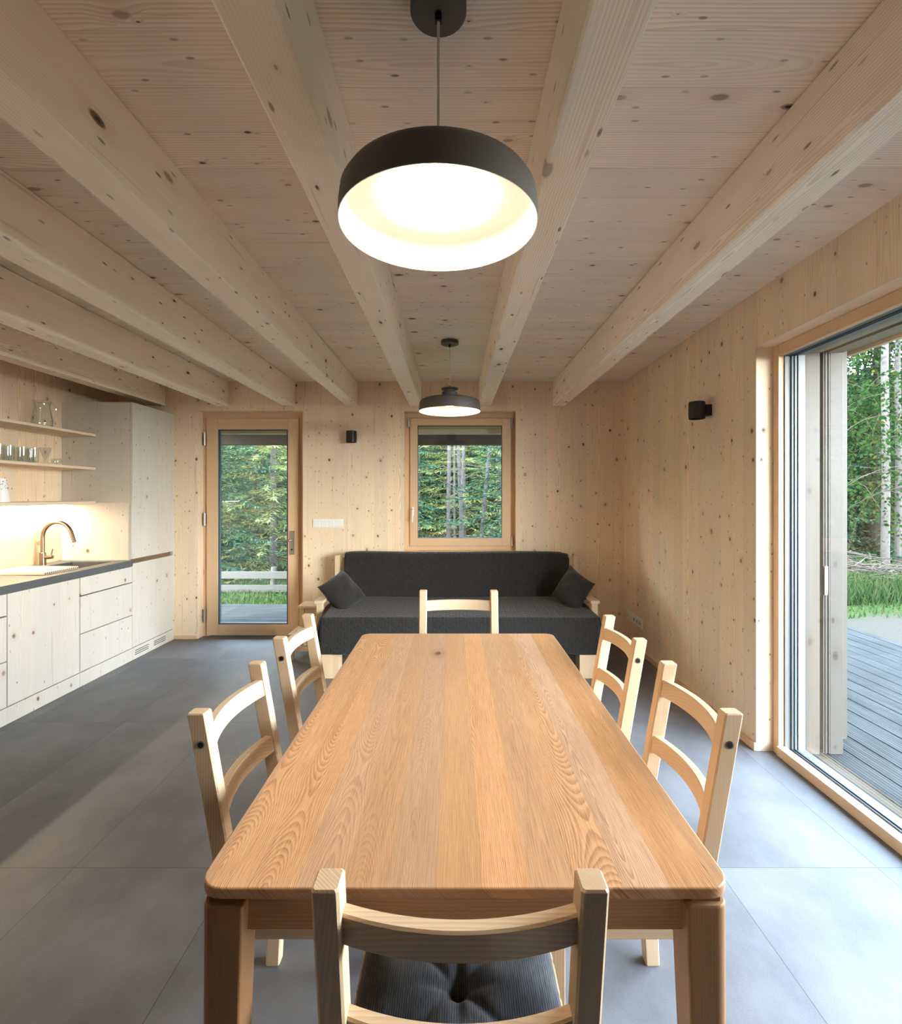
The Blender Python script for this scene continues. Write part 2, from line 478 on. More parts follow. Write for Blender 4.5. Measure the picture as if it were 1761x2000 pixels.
def mat_floor():
    t = NT('porcelain_tile')
    x, y, z = t.pos()
    px = t.m2('DIVIDE', t.add(x, 1.43 + 6.05), 0.605); py = t.m2('DIVIDE', t.sub(y, 1.90 - 12.2), 1.22)
    ix = t.m2('FLOOR', px); iy = t.m2('FLOOR', py)
    fx = t.sub(px, ix); fy = t.sub(py, iy)
    ex = t.m2('MINIMUM', fx, t.sub(1.0, fx)); ey = t.m2('MINIMUM', fy, t.sub(1.0, fy))
    j = t.m2('MAXIMUM', t.m2('LESS_THAN', ex, 0.0012 / 0.605), t.m2('LESS_THAN', ey, 0.0012 / 1.22))
    r, c = t.white(t.vec(ix, iy))
    off = t.mul(r, 20.0)
    cl = t.noise(t.vec(t.add(x, off), t.add(t.mul(y, 0.7), off), 0.0), 2.2, 5.0, 0.62)
    fn = t.noise(t.vec(x, y, 0.0), 240.0, 2.0, 0.7)
    f = t.add(t.mul(cl, 0.8), t.mul(fn, 0.25))
    col = t.mix(t.ss(f, 0.28, 0.80), lin(88, 90, 95), lin(126, 127, 130))
    col = t.mix(t.mul(j, 0.75), col, lin(60, 58, 56))
    rg = t.add(0.36, t.mul(cl, 0.22))
    return t.pbr(col, rg, normal=t.bump(t.sub(fn, t.mul(j, 3.0)), 0.04, 0.002), spec=0.2)


M_floor = mat_floor()


def mat_granite():
    t = NT('dark_composite_worktop')
    x, y, z = t.pos()
    n1 = t.noise(t.vec(x, y, z), 420.0, 2.0, 0.7)
    col = t.mix(t.ss(n1, 0.40, 0.66), lin(58, 62, 66), lin(112, 116, 118))
    return t.pbr(col, 0.33, normal=t.bump(n1, 0.05, 0.001))


M_top = mat_granite()


def mat_deck():
    t = NT('weathered_decking')
    x, y, z = t.pos()
    fu = t.m2('FRACT', t.m2('DIVIDE', x, 0.021))
    gr = t.ss(t.m2('ABSOLUTE', t.sub(fu, 0.5)), 0.22, 0.42)
    n1 = t.noise(t.vec(t.mul(x, 40.0), t.mul(y, 2.2), 0.0), 1.0, 4.0, 0.6)
    n2 = t.noise(t.vec(x, y, 0.0), 2.2, 3.0)
    col = t.mix(t.ss(t.add(t.mul(n1, 0.7), t.mul(n2, 0.4)), 0.35, 0.75), lin(38, 40, 40), lin(64, 66, 66))
    col = t.mix(t.mul(gr, 0.6), col, lin(16, 17, 17))
    return t.pbr(col, 0.75, normal=t.bump(t.sub(1.0, gr), 0.4, 0.004), spec=0.05)


M_deck = mat_deck()


def mat_ground():
    t = NT('garden_ground')
    x, y, z = t.pos()
    n1 = t.noise(t.vec(x, y, 0.0), 1.4, 5.0, 0.65); n2 = t.noise(t.vec(x, y, 0.0), 30.0, 3.0, 0.7)
    grass = t.mix(n2, lin(36, 48, 24), lin(58, 72, 36))
    sand = t.mix(n2, lin(48, 45, 40), lin(70, 67, 60))
    # bare sandy strip beside the terrace
    e1 = t.ss(t.add(x, t.mul(t.sub(n1, 0.5), 1.6)), 3.2, 3.8)
    e2 = t.ss(t.add(y, t.mul(t.sub(n1, 0.5), 2.2)), 6.9, 6.2)
    m = t.mul(e1, t.sub(1.0, t.ss(t.add(y, t.mul(t.sub(n1, 0.5), 2.2)), 6.0, 6.8)))
    leaf = t.mix(t.ss(y, 9.0, 11.0), grass, lin(34, 34, 22))
    return t.pbr(t.mix(m, leaf, sand), 0.95, normal=t.bump(n2, 0.3, 0.02), spec=0.03)


M_ground = mat_ground()


def mat_leaf(name, c1, c2, c3, trans=0.35):
    t = NT(name)
    g = t.n('ShaderNodeNewGeometry')
    r = g.outputs['Random Per Island']
    col = t.mix(t.ss(r, 0.0, 0.7), c1, c2)
    col = t.mix(t.ss(r, 0.82, 1.0), col, c3)
    d = t.n('ShaderNodeBsdfDiffuse'); tl = t.n('ShaderNodeBsdfTranslucent')
    t.put(d.inputs[0], col); t.put(tl.inputs[0], col)
    mx = t.n('ShaderNodeMixShader'); mx.inputs[0].default_value = trans
    t.t.links.new(d.outputs[0], mx.inputs[1]); t.t.links.new(tl.outputs[0], mx.inputs[2])
    t.t.links.new(mx.outputs[0], t.out.inputs[0]); return t.m


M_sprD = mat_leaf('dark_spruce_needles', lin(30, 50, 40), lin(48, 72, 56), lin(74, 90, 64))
M_sprL = mat_leaf('sunlit_spruce_needles', lin(74, 86, 54), lin(104, 112, 70), lin(132, 120, 80))  # yellow-green needles, lightened so the sunlight is in the colour
M_birchL = mat_leaf('birch_leaves', lin(17, 36, 16), lin(30, 52, 25), lin(52, 54, 22), 0.35)
M_grassB = mat_leaf('grass_blades', lin(36, 52, 28), lin(56, 74, 42), lin(78, 74, 52), 0.3)
M_twig = plain('dry_twigs', lin(56, 49, 42), 0.9, vary=0.25, scale=8)
M_bark = plain('spruce_bark', lin(48, 42, 36), 0.9, vary=0.25, scale=14)


def mat_birch():
    t = NT('birch_bark')
    x, y, z = t.pos()
    n1 = t.noise(t.vec(t.mul(x, 5.0), t.mul(y, 5.0), t.mul(z, 16.0)), 1.0, 4.0, 0.7)
    return t.pbr(t.mix(t.ss(n1, 0.56, 0.66), lin(52, 50, 47), lin(10, 9, 9)), 0.85)


M_birch = mat_birch()

# ------------------------------------------------------------------ the setting
XL, XR, YB, YF, ZC = -3.34, 1.66, 4.94, -1.1, 2.523
DX0, DX1, DZ = -2.507, -1.479, 2.237        # back door opening
WX0, WX1, WZ0, WZ1 = -0.486, 0.607, 0.858, 2.232   # back window opening
GY0, GY1, GZ = 0.50, 2.77, 2.217           # big glazing opening, its unseen near end set to control the light


def struct(o):
    o['kind'] = 'structure'; return o


struct(MB().box(-3.7, 1.89, YF - 0.3, 5.32, -0.25, 0.0).build('floor', M_floor))
struct(MB().box(-3.7, 2.14, YF - 0.3, 5.35, ZC, ZC + 0.12).build('ceiling', M_ceil))
b = MB()
b.box(XL - 0.36, DX0, YB, 5.32, 0, ZC).box(DX1, WX0, YB, 5.32, 0, ZC).box(WX1, 2.02, YB, 5.32, 0, ZC)
b.box(DX0, DX1, YB, 5.32, DZ, ZC).box(WX0, WX1, YB, 5.32, WZ1, ZC).box(WX0, WX1, YB, 5.32, 0, WZ0)
struct(b.build('wall_back', M_wall))
struct(MB().box(XL - 0.36, XL, YF - 0.3, YB, 0, ZC).build('wall_left', M_wall))
b = MB()
b.box(XR, 1.9, GY1, YB, 0, ZC).box(XR, 1.9, YF, GY0, 0, ZC).box(XR, 1.9, GY0, GY1, GZ, ZC)
struct(b.build('wall_right', M_wall))
struct(MB().box(XL, 2.0, YF - 0.3, YF, 0, ZC).build('wall_front', M_anthwall))  # unseen wall, put close behind the camera to keep bounced light down
struct(MB().box(-4.0, 2.47, YF - 0.9, 5.4, ZC + 0.13, ZC + 0.35).build('trim_1', M_dark))                 # roof over the room
struct(MB().box(-4.0, 2.47, 5.33, 6.75, 2.205, 2.26).build('trim_2', M_dark))                        # veranda roof behind
struct(MB().box(-4.0, 2.6, 6.42, 6.58, 2.06, 2.178).build('trim_3', M_dark))                          # its edge beam
struct(MB().box(-2.7, 0.8, 5.325, 5.40, 2.06, 2.20).build('trim_4', M_head))                          # pale head board outside
struct(MB().box(-4.0, 1.9, 5.32, 5.325, -0.3, 0.0).build('trim_5', M_dark))
struct(MB().box(XR - 0.012, XR, GY1 + 0.0, YB, 0, 0.045, 0.003).build('baseboard_right', M_joinY))
b = MB(); b.box(DX1 + 0.01, XR - 0.012, YB - 0.012, YB, 0, 0.045, 0.003)
b.box(-2.73, DX0 - 0.01, YB - 0.012, YB, 0, 0.035, 0.003)
struct(b.build('baseboard_back', M_joinX))

# beams along the room
beam_spec = [(-2.94, 'leftmost pale timber ceiling beam, above the kitchen shelves'),
             (-2.32, 'second pale timber ceiling beam from the kitchen wall'),
             (-1.67, 'third pale timber ceiling beam from the kitchen wall'),
             (-1.06, 'pale timber ceiling beam ending right of the glazed back door'),
             (-0.435, 'pale timber ceiling beam just left of both pendant lamps'),
             (0.245, 'pale timber ceiling beam just right of both pendant lamps'),
             (0.967, 'rightmost pale timber ceiling beam, nearest the sliding door wall')]
for x0, lab in beam_spec:
    o = MB().box(-0.06, 0.06, YF + 0.002, YB - 0.002, 2.283, ZC - 0.001, 0.006, 1).build('ceiling_beam', M_beam)
    o.location = (x0 + 0.06, 0, 0)
    tag(o, lab, 'beam', 'timber ceiling beams')

# ---- back door
d = thing('door_1', (-2.0, 5.03, 0), kind='structure', label='glazed timber back door with steel hinges and lever handle', cat='door')
b = MB()
b.box(DX0 + 0.001, -2.452, 5.05, 5.13, 0, DZ - 0.001).box(-1.562, DX1 - 0.001, 5.05, 5.13, 0, DZ - 0.001)
b.box(-2.452, -1.562, 5.05, 5.13, 2.165, DZ - 0.001)
b.build('door_frame', M_joinZ, d, True)
b = MB()
b.box(-2.466, -2.355, 5.03, 5.10, 0.012, 2.176, 0.004).box(-1.655, -1.547, 5.03, 5.10, 0.012, 2.176, 0.004)
b.build('door_stile', M_joinZ, d, True)
b = MB()
b.box(-2.355, -1.655, 5.031, 5.10, 2.066, 2.176, 0.003).box(-2.355, -1.655, 5.031, 5.10, 0.012, 0.118, 0.003)
b.build('door_rail', M_joinX, d, True)
b = MB()
for (a0, a1, c0, c1) in ((-2.355, -2.341, 0.118, 2.066), (-1.669, -1.655, 0.118, 2.066)):
    b.box(a0, a1, 5.045, 5.075, c0, c1)
b.box(-2.341, -1.669, 5.045, 5.075, 2.054, 2.066).box(-2.341, -1.669, 5.045, 5.075, 0.118, 0.13)
b.build('glazing_bead', M_gasket, d, True)
MB().box(-2.341, -1.669, 5.07, 5.078, 0.13, 2.054).build('door_glass', M_glass, d, True, smooth=False)
for z in (1.97, 1.17, 0.21):
    MB().cyl((-2.482, 5.022, z - 0.065), 0.013, 0.13, 16, bev=0.003).build('hinge', M_steel, d, True)
b = MB(); b.box(-1.637, -1.588, 5.022, 5.03, 0.815, 1.055, 0.003)
b.build('handle_plate', M_steel, d, True)
b = MB(); b.tube([(-1.612, 5.03, 0.962), (-1.612, 4.99, 0.962), (-1.625, 4.978, 0.962), (-1.66, 4.976, 0.960), (-1.735, 4.978, 0.957)], [0.009, 0.009, 0.009, 0.009, 0.008], 10)
b.build('door_handle', M_steel, d, True)
MB().cyl((-1.612, 5.018, 0.868), 0.009, 0.006, 16, 'y').build('keyhole', M_black, d, True)

# ---- back window
d = thing('window_1', (0.06, 5.0, WZ0), kind='structure', label='timber framed window above the dark sofa', cat='window')
b = MB()
FY0, FY1 = 5.02, 5.12
b.box(WX0 + 0.001, WX0 + 0.05, FY0 + 0.02, FY1, WZ0 + 0.001, WZ1 - 0.001).box(WX1 - 0.05, WX1 - 0.001, FY0 + 0.02, FY1, WZ0 + 0.001, WZ1 - 0.001)
b.box(WX0 + 0.05, WX1 - 0.05, FY0 + 0.02, FY1, WZ1 - 0.05, WZ1 - 0.001).box(WX0 + 0.05, WX1 - 0.05, FY0 + 0.02, FY1, WZ0 + 0.001, WZ0 + 0.045)
b.build('window_frame', M_joinZ, d, True)
SX0, SX1, SZ0, SZ1 = -0.436, 0.566, 0.905, 2.178
b = MB(); b.box(SX0, SX0 + 0.075, FY0, FY1 - 0.02, SZ0, SZ1, 0.004).box(SX1 - 0.085, SX1, FY0, FY1 - 0.02, SZ0, SZ1, 0.004)
b.build('sash_stile', M_joinZ, d, True)
b = MB(); b.box(SX0 + 0.075, SX1 - 0.085, FY0 + 0.001, FY1 - 0.02, SZ0, SZ0 + 0.075, 0.004).box(SX0 + 0.075, SX1 - 0.085, FY0 + 0.001, FY1 - 0.02, SZ1 - 0.073, SZ1, 0.004)
b.build('sash_rail', M_joinX, d, True)
b = MB()
gx0, gx1, gz0, gz1 = SX0 + 0.075, SX1 - 0.085, SZ0 + 0.075, SZ1 - 0.073
b.box(gx0, gx0 + 0.005, 5.035, 5.065, gz0, gz1).box(gx1 - 0.005, gx1, 5.035, 5.065, gz0, gz1)
b.box(gx0, gx1, 5.035, 5.065, gz0, gz0 + 0.005).box(gx0, gx1, 5.035, 5.065, gz1 - 0.005, gz1)
b.build('glazing_bead', M_gasket, d, True)
MB().box(gx0, gx1, 5.06, 5.068, gz0, gz1).build('window_glass', M_glass, d, True, smooth=False)
b = MB(); b.box(-0.418, -0.397, 5.01, 5.02, 1.20, 1.29, 0.003)
b.tube([(-0.4075, 5.02, 1.27), (-0.4075, 4.985, 1.27), (-0.4075, 4.975, 1.262), (-0.409, 4.975, 1.20), (-0.411, 4.978, 1.145)], [0.008] * 5, 10)
b.build('window_handle', M_white, d, True)
for (x, z) in ((WX0 + 0.037, 2.125), (SX1 + 0.012, 2.135), (SX1 + 0.012, 0.95)):
    MB().cyl((x, 5.015, z - 0.045), 0.010, 0.09, 14, bev=0.003).build('hinge', M_steel, d, True)
struct(MB().box(WX0, WX1, 5.121, 5.32, WZ0 - 0.0, WZ0 + 0.03).build('trim_6', M_joinX))

# ---- large glazing on the right
d = thing('window_2', (1.76, GY1, 0), kind='structure', label='tall fixed terrace glazing in a timber frame', cat='window')
b = MB(); b.box(1.752, 1.89, 2.722, GY1 - 0.001, 0.0, GZ - 0.001, 0.002).box(1.752, 1.89, GY0 + 0.001, GY0 + 0.1, 0.0, GZ - 0.001, 0.002)
b.build('frame_jamb', M_joinZ, d, True)
b = MB(); b.box(1.740, 1.785, GY0 + 0.1, 2.722, 0.001, 0.052, 0.003)
b.box(1.752, 1.785, GY0 + 0.1, 2.722, 2.158, GZ - 0.001, 0.003)
b.build('frame_sill', M_joinY, d, True)
b = MB()
b.box(1.785, 1.89, GY0 + 0.1, 2.722, 0.001, 0.036).box(1.785, 1.89, GY0 + 0.1, 2.722, 2.158, GZ - 0.001)
b.box(1.782, 1.812, 2.714, 2.7225, 0.036, 2.158).box(1.8155, 1.829, 2.711, 2.7225, 0.036, 2.158).box(1.8325, 1.842, 2.709, 2.7225, 0.036, 2.158)
b.box(1.849, 1.885, 2.707, 2.7225, 0.036, 2.158)
b.build('frame_profile', M_alu, d, True)
b = MB()
for x in (1.812, 1.829):
    b.box(x, x + 0.004, GY0 + 0.1, 2.711, 0.0355, 0.042).box(x, x + 0.004, GY0 + 0.1, 2.711, 2.152, 2.1585)
    b.box(x, x + 0.0035, 2.705, 2.7225, 0.036, 2.158)
b.build('gasket', M_gasket, d, True)
MB().box(1.842, 1.848, GY0 + 0.1, 2.719, 0.036, 2.158).build('window_glass', M_glass, d, True, smooth=False)

# exterior jamb, shutter edge and head
struct(MB().box(1.90, 2.012, 2.772, 2.95, -0.02, 2.19, 0.003).build('trim_7', M_extZ))
struct(MB().box(2.012, 2.032, 2.82, 2.95, -0.02, 2.19).build('trim_8', M_dark))  # dark strip standing for the shade in the gap beside the shutter
struct(MB().box(2.068, 2.14, 2.772, 2.95, -0.02, 2.19, 0.003).build('trim_9', M_extZ))
b = MB()
for x0, x1, y in ((2.032, 2.042, 2.776), (2.042, 2.052, 2.772), (2.052, 2.060, 2.778), (2.060, 2.068, 2.773)):
    b.box(x0, x1, y, 2.94, -0.015, 2.19)
o = b.build('shutter_panel', M_extZ)
tag(o, 'weathered plywood shutter edge with steel latch outside the tall glazing', 'shutter')
lp = MB().box(2.034, 2.052, 2.766, 2.776, 0.855, 1.015, 0.003)
for z in (0.872, 0.90, 1.0):
    lp.cyl((2.043, 2.762, z), 0.0045, 0.005, 10, 'y')
lp.box(2.038, 2.049, 2.763, 2.767, 0.93, 0.965)
l_ = lp.build('latch_plate', M_steel, o); l_['label'] = 'steel latch plate'
struct(MB().box(1.90, 2.30, 2.95, 5.32, -0.02, 2.3).build('trim_10', M_extZ))                          # outer cladding
b = MB(); b.box(1.90, 2.02, GY0, 2.95, 2.19, 2.32).box(2.055, 2.14, GY0, 2.95, 2.19, 2.32)
struct(b.build('trim_11', M_extX))
struct(MB().box(2.02, 2.055, GY0, 2.95, 2.22, 2.32).build('trim_12', M_dark))  # dark filler painting the shade between the soffit boards
struct(MB().box(2.14, 2.47, YF - 0.9, 6.75, 2.30, 2.36).build('trim_13', M_extX))
struct(MB().box(2.47, 2.50, YF - 0.9, 6.75, 2.28, 2.40).build('trim_14', M_joinY))

# ------------------------------------------------------------------ kitchen
XK = -2.735
units = [(2.485, 3.088, 'drawers', 'spruce drawer unit at the left edge, nearest the viewer'),
         (3.092, 3.688, 'door', 'wide single-door spruce base cabinet under the draining board'),
         (3.694, 4.292, 'drawers', 'spruce three-drawer base unit beside the tall cabinet')]


def front(b_, y0, y1, z0, z1):
    b_.box(XK - 0.02, XK, y0 + 0.0012, y1 - 0.0012, z0 + 0.0015, z1 - 0.0015, 0.0012, 1)
    return b_


for y0, y1, kind, lab in units:
    r = thing('base_cabinet', (XK, (y0 + y1) / 2, 0), 0, lab, 'cabinet', 'spruce kitchen base units')
    MB().box(XL + 0.002, XK - 0.021, y0, y1, 0.10, 0.6).build('carcass', M_kit, r, True)
    front(MB(), y0 - 0.003, y1 + 0.003, 0.0, 0.105).build('plinth', M_kit, r, True)
    if kind == 'door':
        front(MB(), y0, y1, 0.108, 0.802).build('cabinet_door', M_kit, r, True)
    else:
        for z0, z1 in ((0.108, 0.385), (0.389, 0.663), (0.668, 0.802)):
            front(MB(), y0, y1, z0, z1).build('drawer', M_kit, r, True)

# tall cabinet
r = thing('tall_cabinet', (XK, 4.60, 0), 0, 'full height spruce cabinet beside the back door', 'cabinet')
MB().box(XL + 0.002, XK - 0.021, 4.295, 4.908, 0.0, 2.20).build('carcass', M_kit, r, True)
front(MB(), 4.295, 4.908, 0.862, 2.202).build('upper_door', M_kit, r, True)
front(MB(), 4.295, 4.908, 0.108, 0.826).build('lower_door', M_kit, r, True)
MB().box(XK - 0.02, XK - 0.012, 4.296, 4.907, 0.827, 0.861).build('grip_channel', M_bronze, r, True)
MB().box(XK - 0.02, XK - 0.001, 4.868, 4.907, 0.829, 0.859).build('channel_end', M_steel, r, True)
pl = front(MB(), 4.295, 4.908, 0.0, 0.105).build('plinth', M_kit, r, True)
b = MB()
for ya in (4.33, 4.60):
    for z in (0.036, 0.053, 0.070):
        b.box(XK - 0.001, XK + 0.0006, ya, ya + 0.19, z, z + 0.006)
b.build('vent_slot', M_dark, pl).location = (-r.location.x, -r.location.y, 0)
struct(MB().box(XK - 0.03, XK - 0.002, 4.9085, YB, 0, 2.2).build('trim_15', M_kit))

# worktop with a cut-out for the sink
SKX0, SKX1, SKY0, SKY1 = -3.18, -2.84, 3.50, 4.20
b = MB()
b.box(XL + 0.001, SKX0, 2.4, 4.293, 0.805, 0.854).box(SKX1, XK + 0.004, 2.4, 4.293, 0.805, 0.854)
b.box(SKX0, SKX1, 2.4, SKY0, 0.805, 0.854).box(SKX0, SKX1, SKY1, 4.293, 0.805, 0.854)
tag(b.build('worktop', M_top, smooth=False), 'dark speckled kitchen worktop running along the base units', 'worktop')
# sink
b = MB()
b.box(SKX0 + 0.001, SKX0 + 0.008, SKY0 + 0.001, SKY1 - 0.001, 0.66, 0.850).box(SKX1 - 0.008, SKX1 - 0.001, SKY0 + 0.001, SKY1 - 0.001, 0.66, 0.850)
b.box(SKX0 + 0.008, SKX1 - 0.008, SKY0 + 0.001, SKY0 + 0.008, 0.66, 0.850).box(SKX0 + 0.008, SKX1 - 0.008, SKY1 - 0.008, SKY1 - 0.001, 0.66, 0.850)
b.box(SKX0 + 0.008, SKX1 - 0.008, SKY0 + 0.008, SKY1 - 0.008, 0.655, 0.665)
b.cyl(((SKX0 + SKX1) / 2, 3.9, 0.665), 0.04, 0.004, 24)
tag(b.build('kitchen_sink', M_top), 'dark speckled sink basin set into the worktop', 'sink')
# draining board
r = thing('draining_board', (-3.03, 3.64, 0.854), 0, 'pale cutting board laid over the sink, slots along its front edge', 'cutting board')
MB().box(-3.26, -2.826, 3.475, 3.80, 0.855, 0.873, 0.003).build('board', M_shelf, r, True)
b = MB()
for i in range(17):
    b.box(-2.835, -2.8255, 3.485 + i * 0.0185, 3.495 + i * 0.0185, 0.860, 0.868)
b.build('slot', M_black, r, True)
# tap
r = thing('kitchen_tap', (-3.243, 3.98, 0.854), 0, 'bronze coloured swan-neck kitchen tap behind the sink', 'tap')
MB().cyl((0, 0, 0), 0.024, 0.006, 24).build('base_ring', M_steel, r)
MB().cyl((0, 0, 0.006), 0.0225, 0.095, 24, bev=0.003).build('tap_body', M_bronze, r)
pts = [(0, 0, 0.10), (0, 0, 0.22)]
for k in range(0, 13):
    a = PI - k * (PI * 0.88) / 12
    pts.append((0.115 + 0.115 * math.cos(a), 0, 0.225 + 0.115 * math.sin(a)))
pts.append((pts[-1][0] + 0.028, 0, pts[-1][2] - 0.085))
MB().tube(pts, 0.0145, 16).build('spout', M_bronze, r)
b = MB(); b.tube([(0.018, 0, 0.062), (0.048, 0, 0.064), (0.078, 0, 0.066)], [0.014, 0.015, 0.014], 16)
b.build('lever_barrel', M_bronze, r)
MB().tube([(0.066, 0, 0.078), (0.080, 0, 0.13)], 0.0045, 10).build('lever', M_bronze, r)

# splashback panels
o = MB().box(XL + 0.003, XL + 0.013, 2.4, 4.28, 0.855, 1.332).build('splashback', M_shelf)
tag(o, 'pale plywood splashback panel on the wall behind the tap', 'splashback')
o = MB().box(XL + 0.014, -2.765, 4.281, 4.294, 0.855, 1.345).build('splashback', M_kit)
tag(o, 'pale plywood splashback panel on the side of the tall cabinet', 'splashback')
# shelves
for z, lab in ((1.905, 'top wall shelf of pale spruce, the glass jug on it'), (1.622, 'middle wall shelf of pale spruce with the row of glasses'),
               (1.336, 'lowest wall shelf of pale spruce above the lit splashback')):
    o = MB().box(XL + 0.001, -3.035, 2.4, 4.279, z, z + 0.021, 0.002, 1).build('wall_shelf', M_shelf)
    tag(o, lab, 'shelf', 'wall shelves over the worktop')
r = thing('led_strip', (-3.29, 3.35, 1.336), 0, 'slim warm light strip under the lowest kitchen shelf', 'light')
MB().box(-3.305, -3.275, 2.42, 4.27, 1.326, 1.3358).build('profile', M_alu, r, True)
MB().box(-3.301, -3.279, 2.425, 4.265, 1.3245, 1.3262).build('diffuser', glow('led_warm', (1.0, 0.76, 0.50, 1), LED), r, True)

# jug
r = thing('glass_jug', (-3.19, 3.91, 1.9262), 0, 'clear glass jug with curved handle on the top shelf', 'jug')
b = MB(); b.lathe([(0.0, 0.0), (0.058, 0.0), (0.068, 0.02), (0.070, 0.05), (0.060, 0.11), (0.050, 0.16), (0.052, 0.195), (0.058, 0.208),
                   (0.055, 0.208), (0.049, 0.193), (0.047, 0.16), (0.057, 0.11), (0.066, 0.05), (0.064, 0.022), (0.0, 0.008)], n=32)
b.build('jug_body', M_tumbler, r)
MB().tube([(0.05, 0, 0.185), (0.085, 0, 0.19), (0.108, 0, 0.16), (0.105, 0, 0.10), (0.085, 0, 0.06), (0.066, 0, 0.05)], 0.007, 10).build('handle', M_tumbler, r)
MB().lathe([(0.057, 0.205), (0.060, 0.208), (0.057, 0.211), (0.054, 0.208), (0.057, 0.205)], n=32).build('rim', M_tumbler, r)


def glass_mesh(name, prof, loc, lab, group=None):
    o = MB().lathe(prof, n=24).build(name, M_tumbler); o.location = loc
    return tag(o, lab, 'glass', group)


tum = [(0.0, 0.0), (0.025, 0.0), (0.028, 0.01), (0.031, 0.06), (0.032, 0.112), (0.0300, 0.112), (0.029, 0.06), (0.026, 0.016), (0.0, 0.012)]
t0 = None
zs = 1.6432
spots = [(-3.12, 3.46), (-3.21, 3.52), (-3.12, 3.54), (-3.20, 3.61), (-3.10, 3.625), (-3.19, 3.70), (-3.09, 3.71), (-3.18, 3.79), (-3.25, 3.86)]
for i, (x, y) in enumerate(spots):
    if t0 is None:
        t0 = glass_mesh('drinking_glass', tum, (x, y, zs), 'clear straight-sided drinking glass in the row on the middle shelf', 'tumblers on the middle shelf')
    else:
        c = t0.copy(); COL.objects.link(c); c.location = (x, y, zs)
glass_mesh('stem_glass', [(0.0, 0.0), (0.028, 0.0), (0.028, 0.004), (0.014, 0.02), (0.018, 0.05), (0.038, 0.125), (0.036, 0.125), (0.014, 0.05), (0.0, 0.03)], (-3.10, 3.83, zs),
           'flared conical glass at the right end of the tumbler row')
glass_mesh('glass_bowl', [(0.0, 0.0), (0.022, 0.0), (0.033, 0.018), (0.034, 0.035), (0.029, 0.05), (0.027, 0.05), (0.031, 0.034), (0.030, 0.02), (0.0, 0.005)], (-3.10, 3.935, zs),
           'small round glass bowl, last on the middle shelf')
r = thing('enamel_jug', (-3.21, 3.575, 1.3572), 0, 'white conical pitcher with blue flower pattern on the lowest shelf', 'pitcher')
MB().lathe([(0.0, 0.0), (0.052, 0.0), (0.053, 0.006), (0.036, 0.12), (0.032, 0.168), (0.029, 0.168), (0.033, 0.12), (0.0, 0.02)], n=32).build('pitcher_body', M_white, r)
b = MB(); rg = random.Random(4)
for i in range(46):
    a = rg.uniform(0, 2 * PI); z = rg.uniform(0.085, 0.160); rad = 0.052 - (z / 0.12) * 0.0155 if z < 0.12 else 0.036 - (z - 0.12) / 0.048 * 0.004
    bmesh.ops.create_uvsphere(b.bm, u_segments=8, v_segments=6, radius=rg.uniform(0.002, 0.004), matrix=Matrix.Translation((rad * math.cos(a), rad * math.sin(a), z)))
b.build('flower_pattern', plain('blue_glaze', lin(60, 100, 140), 0.4), r)

# ------------------------------------------------------------------ table
TX0, TX1, TY0, TY1 = -0.430, 0.467, 0.836, 2.389
r = thing('dining_table', (0.018, 1.61, 0), 0, 'long oak dining table with rounded corners in the middle of the room', 'table')


def rrect(x0, x1, y0, y1, rad, n=7):
    out = []
    for cx, cy, a0 in ((x1 - rad, y1 - rad, 0), (x0 + rad, y1 - rad, PI / 2), (x0 + rad, y0 + rad, PI), (x1 - rad, y0 + rad, 1.5 * PI)):
        for k in range(n + 1):
            a = a0 + PI / 2 * k / n
            out.append((cx + rad * math.cos(a), cy + rad * math.sin(a)))
    return out


def rrect4(x0, x1, y0, y1, rads, n=5):
    out = []
    for (sx_, sy_, a0), rad in zip(((1, 1, 0), (-1, 1, PI / 2), (-1, -1, PI), (1, -1, 1.5 * PI)), rads):
        cx = (x1 - rad) if sx_ > 0 else (x0 + rad); cy = (y1 - rad) if sy_ > 0 else (y0 + rad)
        for k in range(n + 1):
            a = a0 + PI / 2 * k / n
            out.append((cx + rad * math.cos(a), cy + rad * math.sin(a)))
    return out


